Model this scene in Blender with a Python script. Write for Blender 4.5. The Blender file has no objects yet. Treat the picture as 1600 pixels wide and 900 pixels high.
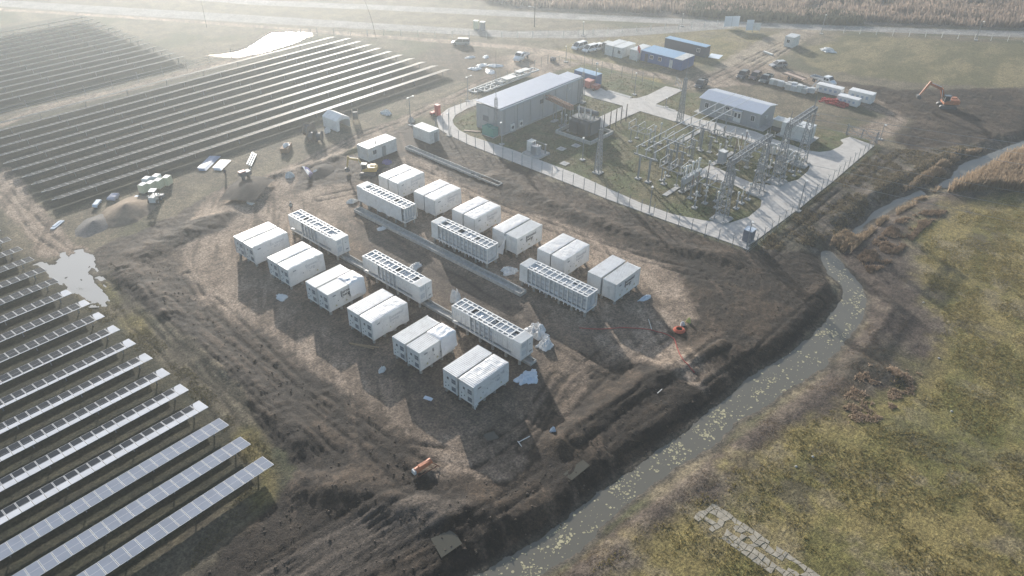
import bpy, math, random
import numpy as np
from mathutils import Vector, Matrix
from mathutils.geometry import tessellate_polygon
random.seed(7)
R = math.radians
sc = bpy.context.scene
col = sc.collection

# ------------------------------------------------------------------ camera
FPX, PITCH, ROLL, CAMH, TH = 1173.64, R(34.3591), R(0.81873), 61.933, R(49.0961)
def rot2(x, y):                       # camera-facing frame -> site frame
    return np.array([x * math.cos(TH) + y * math.sin(TH), -x * math.sin(TH) + y * math.cos(TH)])
_f = rot2(0, math.cos(PITCH)); FW = Vector((_f[0], _f[1], -math.sin(PITCH)))
_r = rot2(1, 0); RT0 = Vector((_r[0], _r[1], 0)); UP0 = RT0.cross(FW)
RT = math.cos(ROLL) * RT0 + math.sin(ROLL) * UP0
UP = -math.sin(ROLL) * RT0 + math.cos(ROLL) * UP0
cam_data = bpy.data.cameras.new('camera')
cam = bpy.data.objects.new('camera', cam_data); col.objects.link(cam)
cam_data.sensor_width = 36; cam_data.lens = FPX / 1600 * 36
cam_data.clip_start = 0.5; cam_data.clip_end = 6000
m3 = Matrix((RT, UP, -FW)).transposed()
cam.matrix_world = Matrix.Translation((0, 0, CAMH)) @ m3.to_4x4()
sc.camera = cam

# ------------------------------------------------------------------ light
SUN_EL = R(15.7)
_s = rot2(math.sin(R(-17.6)), math.cos(R(-17.6)))
SUN_DIR = Vector((_s[0] * math.cos(SUN_EL), _s[1] * math.cos(SUN_EL), math.sin(SUN_EL)))
world = bpy.data.worlds.new('World'); sc.world = world; world.use_nodes = True
wn = world.node_tree.nodes; wl = world.node_tree.links
sky = wn.new('ShaderNodeTexSky'); sky.sky_type = 'NISHITA'; sky.sun_disc = False
sky.sun_elevation = SUN_EL; sky.sun_rotation = math.atan2(SUN_DIR.x, SUN_DIR.y)
sky.altitude = 100; sky.air_density = 1.0; sky.dust_density = 1.5; sky.ozone_density = 1.0
bg = wn['Background']; bg.inputs['Strength'].default_value = 0.12
wl.new(sky.outputs['Color'], bg.inputs['Color'])
sun_d = bpy.data.lights.new('sun', 'SUN'); sun_d.energy = 4.8; sun_d.angle = R(0.6); sun_d.color = (1.0, 0.945, 0.875)
sun = bpy.data.objects.new('sun', sun_d); col.objects.link(sun)
sun.rotation_euler = SUN_DIR.to_track_quat('Z', 'Y').to_euler()
sc.view_settings.view_transform = 'Standard'; sc.view_settings.look = 'None'
sc.view_settings.gamma = 1; sc.view_settings.use_curve_mapping = False
sc.view_settings.exposure = 0.76
try:
    sc.cycles.use_denoising = True
    sc.cycles.volume_bounces = 0; sc.cycles.max_bounces = 6; sc.cycles.diffuse_bounces = 2; sc.cycles.glossy_bounces = 2
    sc.cycles.sample_clamp_indirect = 4
except Exception: pass
HAZE_DENSITY, HAZE_G, HAZE_COL = 0.00078, 0.64, (0.84, 0.93, 1.0)

# ------------------------------------------------------------------ pixel (1600x900) -> point on the plane z
def at(px, py, z=0.0):
    d = FW * FPX + RT * (px - 800) + UP * (450 - py)
    t = (z - CAMH) / d.z
    return (d.x * t, d.y * t)
def P3(px, py, z=0.0):
    x, y = at(px, py, z); return Vector((x, y, z))
def polyw(pts, z=0.0): return [at(a, b, z) for a, b in pts]

# ------------------------------------------------------------------ materials
MATS = {}
def mat(name, c, rough=0.7, metal=0.0, var=0.12, scale=3.0, bump=0.0, spec=0.4, dirt=0.0, trans=0.0):
    if name in MATS: return MATS[name]
    m = bpy.data.materials.new(name); m.use_nodes = True; MATS[name] = m
    n = m.node_tree.nodes; l = m.node_tree.links; b = n['Principled BSDF']
    b.inputs['Roughness'].default_value = rough; b.inputs['Metallic'].default_value = metal
    b.inputs['Specular IOR Level'].default_value = spec
    if var or dirt:
        tc = n.new('ShaderNodeTexCoord')
        geo = n.new('ShaderNodeNewGeometry')
        nz = n.new('ShaderNodeTexNoise'); nz.inputs['Scale'].default_value = scale; nz.inputs['Detail'].default_value = 6; nz.inputs['Roughness'].default_value = 0.7
        l.new(geo.outputs['Position'], nz.inputs['Vector'])
        mr = n.new('ShaderNodeMapRange'); mr.inputs['From Min'].default_value = 0.3; mr.inputs['From Max'].default_value = 0.7
        mr.inputs['To Min'].default_value = 1 - var; mr.inputs['To Max'].default_value = 1 + var
        l.new(nz.outputs['Fac'], mr.inputs['Value'])
        mx = n.new('ShaderNodeVectorMath'); mx.operation = 'SCALE'; mx.inputs[0].default_value = c
        l.new(mr.outputs['Result'], mx.inputs['Scale'])
        out = mx.outputs['Vector']
        if dirt:
            nd = n.new('ShaderNodeTexNoise'); nd.inputs['Scale'].default_value = 0.9; nd.inputs['Detail'].default_value = 8; nd.inputs['Roughness'].default_value = 0.75
            l.new(geo.outputs['Position'], nd.inputs['Vector'])
            rd = n.new('ShaderNodeMapRange'); rd.inputs['From Min'].default_value = 0.48; rd.inputs['From Max'].default_value = 0.75
            rd.inputs['To Max'].default_value = dirt
            l.new(nd.outputs['Fac'], rd.inputs['Value'])
            mm = n.new('ShaderNodeMix'); mm.data_type = 'RGBA'
            l.new(rd.outputs['Result'], mm.inputs['Factor']); l.new(out, mm.inputs['A']); mm.inputs['B'].default_value = (0.17, 0.13, 0.095, 1)
            out = mm.outputs['Result']
        l.new(out, b.inputs['Base Color'])
        if bump:
            bp = n.new('ShaderNodeBump'); bp.inputs['Strength'].default_value = bump; bp.inputs['Distance'].default_value = 0.05
            l.new(nz.outputs['Fac'], bp.inputs['Height']); l.new(bp.outputs['Normal'], b.inputs['Normal'])
    else:
        b.inputs['Base Color'].default_value = (*c, 1)
    return m
WHITE = mat('white_paint', (0.74, 0.74, 0.72), 0.5, var=0.05, dirt=0.35)
TARP = mat('white_sheet', (0.74, 0.735, 0.72), 0.42, var=0.06, scale=1.5, bump=0.0, dirt=0.34)
OFFWH = mat('off_white', (0.66, 0.66, 0.63), 0.6, var=0.08, dirt=0.5)
GREYW = mat('grey_wall', (0.36, 0.37, 0.38), 0.6, var=0.05, dirt=0.12)
ROOFM = mat('roof_sheet', (0.74, 0.75, 0.79), 0.38, 0.1, var=0.05, dirt=0.1)
GALV = mat('galvanised_steel', (0.27, 0.285, 0.30), 0.5, 0.2, var=0.1)
DGREY = mat('dark_grey', (0.10, 0.105, 0.11), 0.6, var=0.15)
MGREY = mat('mid_grey', (0.24, 0.25, 0.26), 0.55, var=0.12)
BLACK = mat('black_rubber', (0.02, 0.02, 0.02), 0.8, var=0.2)
VENT = mat('vent_grey', (0.14, 0.16, 0.19), 0.5, var=0.2)
GLASS = mat('window_glass', (0.03, 0.04, 0.05), 0.08, var=0.0, spec=0.6)
CONC = mat('concrete', (0.42, 0.41, 0.39), 0.85, var=0.18, scale=1.2, bump=0.1)
CONCD = mat('weathered_concrete', (0.44, 0.43, 0.40), 0.9, var=0.3, scale=2.0, bump=0.3)
PILE = mat('pile_concrete', (0.33, 0.31, 0.28), 0.9, var=0.2)
RUST = mat('rust_brown', (0.22, 0.11, 0.07), 0.7, var=0.25)
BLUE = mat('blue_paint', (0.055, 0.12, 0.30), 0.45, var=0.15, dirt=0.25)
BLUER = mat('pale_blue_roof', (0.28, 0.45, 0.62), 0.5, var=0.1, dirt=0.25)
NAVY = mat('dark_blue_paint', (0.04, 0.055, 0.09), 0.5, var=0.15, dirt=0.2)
TEAL = mat('green_teal_paint', (0.05, 0.26, 0.22), 0.5, var=0.12)
RED = mat('red_paint', (0.50, 0.07, 0.05), 0.5, var=0.15)
PINK = mat('faded_red', (0.52, 0.22, 0.19), 0.55, var=0.15)
ORANGE = mat('orange_paint', (0.50, 0.17, 0.08), 0.55, var=0.2, dirt=0.6)
YELLOW = mat('ochre_yellow_paint', (0.52, 0.36, 0.12), 0.5, var=0.15, dirt=0.3)
PORC = mat('porcelain_grey', (0.50, 0.48, 0.45), 0.3, var=0.08)
PORCB = mat('porcelain_brown', (0.20, 0.13, 0.10), 0.3, var=0.1)
TXT = mat('lettering_grey', (0.03, 0.032, 0.036), 0.6, var=0.0)
TXTF = mat('lettering_faded', (0.44, 0.45, 0.47), 0.6, var=0.1)
ALU = mat('aluminium', (0.62, 0.63, 0.64), 0.4, 0.3, var=0.05)
WOOD = mat('raw_timber', (0.34, 0.24, 0.14), 0.8, var=0.25)
PURPLE = mat('violet_plastic', (0.13, 0.11, 0.30), 0.5, var=0.3)
CREAM = mat('cream_wrap', (0.66, 0.64, 0.44), 0.6, var=0.1)
CARW = mat('white_car_paint', (0.72, 0.73, 0.74), 0.3, var=0.03, spec=0.6)
CARS = mat('silver_car_paint', (0.35, 0.36, 0.37), 0.3, 0.3, var=0.03, spec=0.6)
CARD = mat('dark_car_paint', (0.045, 0.055, 0.065), 0.3, var=0.05, spec=0.6)
CARB = mat('maroon_car_paint', (0.10, 0.05, 0.05), 0.3, var=0.05, spec=0.6)
WIRE = mat('bright_wire', (0.42, 0.42, 0.42), 0.85, 0.0, var=0.0, spec=.1)
HOSE = mat('red_hose', (0.42, 0.06, 0.05), 0.5, var=0.1)
CLOTH = mat('dark_clothing', (0.03, 0.035, 0.045), 0.85, var=0.2)
VEST = mat('pale_vest', (0.42, 0.44, 0.40), 0.7, var=0.1)
SKIN = mat('skin', (0.42, 0.26, 0.19), 0.6, var=0.05)

# ------------------------------------------------------------------ mesh building
class MB:
    def __init__(s): s.v = []; s.f = []; s.mi = []
    def add(s, vs, fs, mi=0):
        o = len(s.v); s.v += [tuple(p) for p in vs]
        s.f += [tuple(i + o for i in q) for q in fs]; s.mi += [mi] * len(fs); return s
    def box(s, c, d, rz=0.0, mi=0, tx=1.0, ty=1.0):
        x, y, z = d[0] / 2, d[1] / 2, d[2] / 2; cs, sn = math.cos(rz), math.sin(rz)
        vs = []
        for k, (a, b) in ((-1, (1, 1)), (1, (tx, ty))):
            for i, j in ((-1, -1), (1, -1), (1, 1), (-1, 1)):
                px, py = i * x * a, j * y * b
                vs.append((c[0] + px * cs - py * sn, c[1] + px * sn + py * cs, c[2] + k * z))
        return s.add(vs, [(3, 2, 1, 0), (4, 5, 6, 7), (0, 1, 5, 4), (1, 2, 6, 5), (2, 3, 7, 6), (3, 0, 4, 7)], mi)
    def bar(s, p0, p1, w, h=None, mi=0, w1=None, h1=None):
        p0 = Vector(p0); p1 = Vector(p1); h = h or w; w1 = w1 or w; h1 = h1 or h
        d = (p1 - p0).normalized(); a = Vector((0, 0, 1)) if abs(d.z) < 0.95 else Vector((1, 0, 0))
        sx = d.cross(a).normalized(); sy = sx.cross(d)
        vs = []
        for p, ww, hh in ((p0, w, h), (p1, w1, h1)):
            for i, j in ((-1, -1), (1, -1), (1, 1), (-1, 1)): vs.append(p + sx * (i * ww / 2) + sy * (j * hh / 2))
        return s.add(vs, [(3, 2, 1, 0), (4, 5, 6, 7), (0, 1, 5, 4), (1, 2, 6, 5), (2, 3, 7, 6), (3, 0, 4, 7)], mi)
    def tube(s, p0, p1, r, r1=None, n=8, mi=0, caps=True):
        p0 = Vector(p0); p1 = Vector(p1); r1 = r if r1 is None else r1
        d = (p1 - p0).normalized(); a = Vector((0, 0, 1)) if abs(d.z) < 0.95 else Vector((1, 0, 0))
        sx = d.cross(a).normalized(); sy = sx.cross(d); vs = []
        for p, rr in ((p0, r), (p1, r1)):
            for k in range(n):
                t = 2 * math.pi * k / n; vs.append(p + sx * (rr * math.cos(t)) + sy * (rr * math.sin(t)))
        fs = [(k, (k + 1) % n, n + (k + 1) % n, n + k) for k in range(n)]
        if caps: fs += [tuple(range(n - 1, -1, -1)), tuple(range(n, 2 * n))]
        return s.add(vs, fs, mi)
    def lathe(s, prof, c, n=10, mi=0):
        vs = []
        for r, z in prof:
            for k in range(n):
                t = 2 * math.pi * k / n; vs.append((c[0] + r * math.cos(t), c[1] + r * math.sin(t), c[2] + z))
        fs = []
        for i in range(len(prof) - 1):
            for k in range(n): fs.append((i * n + k, i * n + (k + 1) % n, (i + 1) * n + (k + 1) % n, (i + 1) * n + k))
        fs += [tuple(range(n - 1, -1, -1)), tuple(range((len(prof) - 1) * n, len(prof) * n))]
        return s.add(vs, fs, mi)
    def insul(s, c, h, r=0.12, n=8, mi=0, k=7):            # ribbed insulator column
        prof = []
        for i in range(k):
            z = h * i / k; prof += [(r * .55, z), (r, z + h / k * .35), (r * .55, z + h / k * .7)]
        prof.append((r * .5, h)); return s.lathe(prof, c, n, mi)
    def prism(s, poly, z0, z1, mi=0):
        a = sum(poly[i][0] * poly[(i + 1) % len(poly)][1] - poly[(i + 1) % len(poly)][0] * poly[i][1] for i in range(len(poly)))
        if a < 0: poly = poly[::-1]
        n = len(poly); vs = [(x, y, z0) for x, y in poly] + [(x, y, z1) for x, y in poly]
        tri = tessellate_polygon([[Vector((x, y, 0)) for x, y in poly]])
        fs = []
        for t in tri:
            p = [poly[i] for i in t]
            cr = (p[1][0] - p[0][0]) * (p[2][1] - p[0][1]) - (p[1][1] - p[0][1]) * (p[2][0] - p[0][0])
            t = t if cr > 0 else t[::-1]
            fs.append(tuple(i + n for i in t)); fs.append(tuple(reversed(t)))
        fs += [(i, (i + 1) % n, n + (i + 1) % n, n + i) for i in range(n)]
        return s.add(vs, fs, mi)
    def yz_prism(s, prof, x0, x1, mi=0):                    # profile in (y, z) swept along x
        n = len(prof); vs = [(x0, y, z) for y, z in prof] + [(x1, y, z) for y, z in prof]
        return s.add(vs, [tuple(range(n - 1, -1, -1)), tuple(range(n, 2 * n))] + [(i, (i + 1) % n, n + (i + 1) % n, n + i) for i in range(n)], mi)
    def build(s, name, mats, parent=None, loc=None, smooth=False, rz=0.0):
        me = bpy.data.meshes.new(name); me.from_pydata(s.v, [], s.f)
        for m in (mats if isinstance(mats, (list, tuple)) else [mats]): me.materials.append(m)
        me.polygons.foreach_set('material_index', s.mi)
        if smooth: me.polygons.foreach_set('use_smooth', [True] * len(s.f))
        me.update()
        o = bpy.data.objects.new(name, me); col.objects.link(o)
        if parent is not None: o.parent = parent
        if loc is not None: o.location = loc
        o.rotation_euler.z = rz
        return o
def tag(o, label=None, cat=None, group=None, kind=None):
    if label: o['label'] = label
    if cat: o['category'] = cat
    if group: o['group'] = group
    if kind: o['kind'] = kind
    return o
def thing(name, label, cat, loc=(0, 0, 0), rz=0.0, group=None):
    o = bpy.data.objects.new(name, None); o.empty_display_size = 0.3; col.objects.link(o)
    o.location = loc; o.rotation_euler = (0, 0, rz); return tag(o, label, cat, group)
def kids(o): return [c for c in KIDS_SRC() if c.parent == o]
def KIDS_SRC(): return list(bpy.data.objects)
def tree_of(root):
    allo = list(bpy.data.objects); out = {}
    for o in allo:
        if o.parent: out.setdefault(o.parent.name, []).append(o)
    return out
def dup(root, loc, rz=0.0, label=None, group=None, tr=None):
    tr = tr or tree_of(root)
    def rec(o, parent):
        c = o.copy(); col.objects.link(c)
        if parent is not None: c.parent = parent
        for k in tr.get(o.name, []): rec(k, c)
        return c
    r = rec(root, None); r.location = loc; r.rotation_euler = (0, 0, rz)
    if label: r['label'] = label
    if group: r['group'] = group
    return r
ORD = ['first', 'second', 'third', 'fourth', 'fifth', 'sixth', 'seventh', 'eighth', 'ninth', 'tenth', 'eleventh', 'twelfth',
       'thirteenth', 'fourteenth', 'fifteenth', 'sixteenth', 'seventeenth', 'eighteenth', 'nineteenth', 'twentieth', 'twenty-first', 'twenty-second',
       'twenty-third', 'twenty-fourth', 'twenty-fifth']

# ================================================================== GROUND
def _hash(i, j, s):
    n = (i.astype(np.int64) * 374761393 + j.astype(np.int64) * 668265263 + s * 974634817) & 0x7fffffff
    n = ((n ^ (n >> 13)) * 1274126177) & 0x7fffffff
    return ((n ^ (n >> 16)) & 0xffff) / 65535.0
def vnoise(x, y, s=0):
    i = np.floor(x); j = np.floor(y); u = x - i; v = y - j
    u = u * u * u * (u * (u * 6 - 15) + 10); v = v * v * v * (v * (v * 6 - 15) + 10)
    a = _hash(i, j, s); b = _hash(i + 1, j, s); c = _hash(i, j + 1, s); d = _hash(i + 1, j + 1, s)
    return (a + (b - a) * u) * (1 - v) + (c + (d - c) * u) * v
def fbm(x, y, o=4, s=0, g=0.55):
    r = 0; a = 1; t = 0
    for k in range(o):
        r = r + a * vnoise(x * 2.03 ** k + 17.3 * k, y * 2.03 ** k - 9.1 * k, s + k); t += a; a *= g
    return r / t
def sstep(a, b, x):
    t = np.clip((x - a) / (b - a), 0, 1); return t * t * (3 - 2 * t)
def sdpoly(x, y, poly):
    p = np.array(poly); n = len(p); d = np.full(x.shape, 1e18); ins = np.zeros(x.shape, bool)
    for i in range(n):
        a = p[i]; b = p[(i + 1) % n]; e = b - a; wx = x - a[0]; wy = y - a[1]
        t = np.clip((wx * e[0] + wy * e[1]) / (e @ e + 1e-12), 0, 1)
        d = np.minimum(d, (wx - e[0] * t) ** 2 + (wy - e[1] * t) ** 2)
        c = ((a[1] > y) != (b[1] > y)) & (x < (b[0] - a[0]) * (y - a[1]) / (b[1] - a[1] + 1e-12) + a[0])
        ins ^= c
    return np.where(ins, -1, 1) * np.sqrt(d)
def dline(x, y, pts):                       # distance to a polyline
    d = np.full(x.shape, 1e9)
    for i in range(len(pts) - 1):
        a = np.array(pts[i]); e = np.array(pts[i + 1]) - a; wx = x - a[0]; wy = y - a[1]
        t = np.clip((wx * e[0] + wy * e[1]) / (e @ e + 1e-12), 0, 1)
        d = np.minimum(d, np.hypot(wx - e[0] * t, wy - e[1] * t))
    return d

def axis(parts):
    out = []
    for a, b, st in parts: out.append(np.arange(a, b - 1e-6, st))
    return np.concatenate(out)
def grow(a, b, st, g=1.35):
    o = [a]; sgn = 1 if b > a else -1
    while abs(o[-1] - a) < abs(b - a): o.append(o[-1] + sgn * st); st *= g
    return np.array(o)
xs = np.concatenate([grow(-25, -1500, 1.5)[::-1][:-1], axis([(-25, 4, .8), (4, 112, .27), (112, 215, .5), (215, 330, .8)]), grow(330, 2200, 1.5)])
ys = np.concatenate([grow(-25, -1500, 1.5)[::-1][:-1], axis([(-25, 132, .27), (132, 190, .5), (190, 300, .8)]), grow(300, 2200, 1.5)])
NX, NY = len(xs), len(ys)
GX, GY = np.meshgrid(xs, ys, indexing='ij'); GX = GX.ravel(); GY = GY.ravel()

N_lo = fbm(GX / 14, GY / 14, 4, 1); N_md = fbm(GX / 3.2, GY / 3.2, 5, 11, .6); N_hi = fbm(GX / .8, GY / .8, 4, 23, .65)
RDG = 1 - np.abs(2 * fbm(GX / 1.15, GY / 1.15, 4, 31, .66) - 1)              # clods
JIT = (fbm(GX / 5, GY / 5, 5, 41, .65) - .5) * 2
STR = fbm((GX * .82 - GY * .57) / 1.1, (GX * .57 + GY * .82) / 9, 4, 51, .6)      # streaks along the ditch
STX = fbm(GX / 10, GY / 1.0, 4, 61, .6)                                          # streaks along the rows
rng0 = np.random.default_rng(2)
alb = np.empty((len(GX), 3)); wet = np.zeros(len(GX)); H = np.zeros(len(GX)); AMP = np.full(len(GX), .05)
def mixc(a, b, w): return np.asarray(a) * (1 - w[:, None]) + np.asarray(b) * w[:, None]
def layer(w, c, amp=None, wt=None):
    global alb, AMP, wet
    alb = alb * (1 - w[:, None]) + np.asarray(c) * w[:, None]
    if amp is not None: AMP = AMP * (1 - w) + amp * w
    if wt is not None: wet = wet * (1 - w) + wt * w
def mpoly(px, soft=.6, jit=.8, z=0.0, world=False):
    p = px if world else polyw(px, z); q = np.array(p); m = 8 + jit
    sel = (GX > q[:, 0].min() - m) & (GX < q[:, 0].max() + m) & (GY > q[:, 1].min() - m) & (GY < q[:, 1].max() + m)
    w = np.zeros(len(GX)); sd = sdpoly(GX[sel], GY[sel], p)
    w[sel] = sstep(soft, -soft, sd + jit * JIT[sel]); return w
C_DRY = mixc((.118, .098, .066), (.175, .145, .095), sstep(.35, .65, N_md)); C_DRY = mixc(C_DRY, (.085, .085, .045), sstep(.45, .7, N_lo))
C_GRS = mixc((.235, .186, .072), (.160, .140, .048), sstep(.42, .66, fbm(GX / 9, GY / 4, 5, 71, .6)))
C_GRS = mixc(C_GRS, (.235, .19, .11), sstep(.5, .75, N_md) * .8); C_GRS = mixc(C_GRS, (.10, .082, .05), sstep(.58, .75, fbm(GX / 4, GY / 6, 5, 81, .65)) * .75)
C_MUD = mixc((.021, .015, .011), (.056, .038, .0245), sstep(.35, .7, N_md)); C_MUD = mixc(C_MUD, (.165, .118, .082), sstep(.60, .74, STR * .6 + N_hi * .15 + N_lo * .25) * .5)
C_TAN = mixc((.315, .243, .182), (.21, .160, .118), sstep(.38, .66, N_md)); C_TAN = mixc(C_TAN, (.105, .079, .058), sstep(.5, .72, STR) * .7)
C_BRN = mixc((.085, .061, .043), (.135, .100, .070), sstep(.4, .65, STR)); C_BRN = mixc(C_BRN, (.045, .036, .030), sstep(.5, .7, N_md) * .6)
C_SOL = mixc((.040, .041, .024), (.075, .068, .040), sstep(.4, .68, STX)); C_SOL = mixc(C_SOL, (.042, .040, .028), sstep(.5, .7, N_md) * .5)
C_ROAD = mixc((.30, .285, .265), (.235, .222, .205), sstep(.35, .7, N_md))
alb[:] = C_DRY
# --- solar fields
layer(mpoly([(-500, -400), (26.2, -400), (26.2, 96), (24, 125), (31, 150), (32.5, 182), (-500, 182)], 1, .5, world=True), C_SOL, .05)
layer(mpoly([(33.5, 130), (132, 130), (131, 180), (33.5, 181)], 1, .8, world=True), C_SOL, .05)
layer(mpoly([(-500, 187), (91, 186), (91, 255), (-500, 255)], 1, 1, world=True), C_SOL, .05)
# --- far grass and dry fields
layer(mpoly([(840, 86), (900, 66), (1120, 42), (1240, 52), (1150, 90), (1000, 115), (870, 112)], 1.5, 3), mixc(C_GRS, C_DRY, np.full(len(GX), .4)))
layer(mpoly([(1240, 85), (1320, 55), (1640, 70), (1640, 140), (1450, 132), (1290, 112)], 1.5, 3), mixc((.20, .165, .085), (.115, .105, .05), sstep(.35, .62, fbm(GX / 16, GY / 7, 4, 91))))
layer(mpoly([(780, -30), (1900, -40), (1900, 60), (1600, 47), (1200, 34), (1000, 24), (800, 14)], 1.5, 3), mixc((.19, .155, .125), (.125, .105, .085), sstep(.4, .6, N_md)), .3)
layer(mpoly([(1060, 8), (1180, 14), (1340, 26), (1350, 40), (1180, 34), (1080, 26)], 1.5, 3), np.array((.055, .06, .045)), .3)  # shade of the scrub belt painted into the ground colour
layer(mpoly([(870, 108), (1035, 122), (1035, 138), (1000, 155), (930, 130)], 1, 1.5), C_GRS)
# --- construction mud
layer(mpoly([(138, 405), (185, 372), (255, 345), (300, 322), (330, 300), (372, 282), (425, 285), (455, 262), (560, 240), (640, 192), (700, 204), (800, 252), (920, 302), (1040, 347), (1168, 388), (1235, 378), (1310, 398),
             (1290, 425), (1316, 460), (1250, 540), (1140, 625), (1010, 720), (880, 816), (730, 905), (180, 960), (300, 880), (345, 850), (430, 778), (455, 735), (420, 690), (395, 640), (340, 575), (265, 510), (215, 470), (165, 440)], .5, 1.6), C_MUD, .22, .2)
layer(mpoly([(735, 232), (900, 300), (1165, 392), (1280, 345), (1190, 372), (1040, 345), (920, 300), (800, 250), (705, 205), (690, 210)], .6, .7), mixc(C_MUD, C_DRY, sstep(.4, .6, N_md)), .15)
# --- tan pad
PAD = [(262, 408), (300, 380), (352, 352), (392, 322), (440, 305), (500, 290), (556, 290), (590, 275), (612, 252), (640, 240), (700, 272), (780, 318), (860, 340), (940, 372), (1020, 405), (1078, 452), (1092, 500), (1050, 520), (1120, 585), (1090, 600),
       (1000, 560), (930, 580), (880, 650), (850, 668), (822, 720), (790, 742), (740, 750), (690, 735), (650, 690), (590, 650), (520, 600), (455, 560), (395, 510), (330, 480), (290, 445)]
wpad = mpoly(PAD, .8, 2.2)
layer(wpad, C_TAN, .10, .0)
layer(mpoly([(300, 960), (420, 880), (560, 800), (640, 768), (730, 792), (660, 840), (560, 900), (480, 960)], .6, 1.0) * .85, mixc((.10, .08, .064), (.055, .044, .036), sstep(.42, .6, fbm((GX * .96 - GY * .27) / 14, (GX * .27 + GY * .96) / .8, 4, 55, .6))), .07)
layer(mpoly([(430, 470), (560, 330), (820, 470), (980, 560), (900, 640), (820, 720), (740, 735), (650, 650)], 3, 3) * .6, C_BRN, .06)
layer(mpoly([(520, 330), (620, 380), (820, 470), (880, 520), (840, 560), (700, 470), (560, 380)], 1.5, 1.5) * .8, mixc((.125, .105, .085), (.085, .07, .058), sstep(.4, .6, N_md)), .03)
# --- tan haul roads
layer(mpoly([(300, 345), (330, 300), (420, 272), (470, 250), (560, 205), (620, 186), (700, 150), (770, 112), (775, 124), (720, 152), (655, 182), (600, 208), (540, 240), (470, 268), (455, 300), (380, 335)], .6, 1.2), C_TAN, .06, 0)
layer(mpoly([(-60, 262), (18, 262), (50, 305), (105, 372), (142, 402), (100, 425), (60, 400), (32, 352), (-10, 322), (-60, 300)], .6, 1), C_TAN, .08)
layer(mpoly([(60, 405), (140, 402), (180, 455), (240, 515), (320, 590), (400, 680), (440, 740), (430, 780), (350, 850), (260, 930), (180, 960), (240, 860), (350, 780), (400, 760), (395, 720), (330, 630), (250, 560), (190, 510), (120, 460)], 1, 1.5), mixc(C_DRY, C_GRS, sstep(.35, .6, N_lo)) * .85, .06)
layer(mpoly([(760, 90), (860, 82), (905, 100), (872, 112), (840, 122), (790, 112)], 1, 2), C_TAN * 1.1, .05)
layer(mpoly([(1186, 62), (1240, 42), (1290, 43), (1232, 78), (1205, 104), (1150, 128), (1102, 142), (1052, 134), (1112, 110), (1150, 84)], 1, 1.5), mixc((.32, .26, .19), (.22, .18, .135), sstep(.4, .65, N_md)), .08)
layer(mpoly([(1060, 130), (1150, 100), (1200, 100), (1290, 124), (1335, 140), (1405, 160), (1425, 188), (1372, 224), (1312, 212), (1382, 180), (1300, 150), (1200, 128), (1120, 138)], 1, 1.6), C_TAN * .95, .06)
layer(mpoly([(690, 60), (790, 90), (800, 112), (770, 140), (700, 120), (620, 150), (560, 170), (640, 100)], 2, 3) * .7, C_BRN * .8, .08)
# --- ploughed earth round the orange excavator, dry ground between fence and ditch
layer(mpoly([(1280, 122), (1400, 140), (1480, 138), (1640, 138), (1640, 220), (1520, 228), (1440, 244), (1396, 222), (1420, 188), (1370, 155)], 1, 2), mixc(C_MUD, C_BRN * .8, sstep(.45, .65, N_lo)), .28)
layer(mpoly([(1176, 392), (1372, 232), (1440, 235), (1530, 222), (1600, 205), (1560, 230), (1480, 268), (1420, 300), (1330, 372), (1290, 392), (1235, 392)], .8, 1.2), mixc((.125, .103, .08), (.075, .066, .045), sstep(.42, .6, STR)), .12)
layer(mpoly([(1170, 384), (1370, 226), (1378, 232), (1182, 392)], .4, .5), np.array((.085, .085, .045)), .08)
# --- meadow right of the ditch
layer(mpoly([(700, 960), (860, 905), (960, 820), (1080, 735), (1180, 660), (1290, 582), (1355, 500), (1352, 450), (1310, 400), (1350, 350), (1420, 320), (1480, 300), (1560, 300), (1760, 260), (1900, 900), (1700, 1100), (800, 1200)], .6, .8), mixc((.080, .062, .050), (.135, .108, .082), sstep(.4, .68, N_md)), .14)
layer(mpoly([(940, 905), (1010, 840), (1110, 770), (1200, 700), (1300, 650), (1420, 590), (1480, 520), (1440, 420), (1420, 370), (1470, 325), (1640, 285), (1900, 900), (1700, 1100), (900, 1100)], 2.5, 4.5), C_GRS, .07)
layer(mpoly([(1300, 560), (1400, 540), (1460, 570), (1420, 610), (1340, 600)], 2, 3) * .7, np.array((.06, .055, .04)), .12)
layer(mpoly([(1330, 690), (1460, 610), (1640, 590), (1640, 720), (1500, 700)], 4, 6) * .45, np.array((.12, .128, .036)), .05)
# --- roads and far tracks
layer(mpoly([(-300, -60), (200, -18), (400, 0), (600, 8), (800, 17), (1000, 26), (1200, 36), (1400, 43), (1600, 49), (2200, 74), (2200, 88), (1600, 58), (1400, 51), (1200, 44), (1000, 35), (800, 26), (600, 16), (400, 8), (200, -8), (-300, -46)], .4, .2), C_ROAD, .015)
layer(mpoly([(-300, -22), (0, 0), (200, 12), (400, 24), (600, 37), (800, 49), (900, 48), (1000, 44), (1120, 37), (1150, 44), (1000, 55), (900, 60), (800, 59), (600, 47), (400, 36), (200, 24), (0, 10), (-300, -10)], .4, .3), C_ROAD * .93, .02)
layer(mpoly([(-200, 6), (0, 13), (200, 25), (400, 39), (600, 55), (700, 62), (800, 70), (880, 80), (960, 100), (1050, 120), (1050, 126), (960, 109), (880, 90), (800, 77), (700, 68), (600, 60), (400, 43), (200, 29), (0, 17), (-200, 10)], .5, .6), C_TAN * 1.25, .04)
layer(mpoly([(0, 192), (60, 165), (180, 140), (300, 108), (420, 78), (420, 84), (300, 116), (180, 148), (60, 176), (0, 200)], .5, .5), C_TAN, .04)
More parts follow.
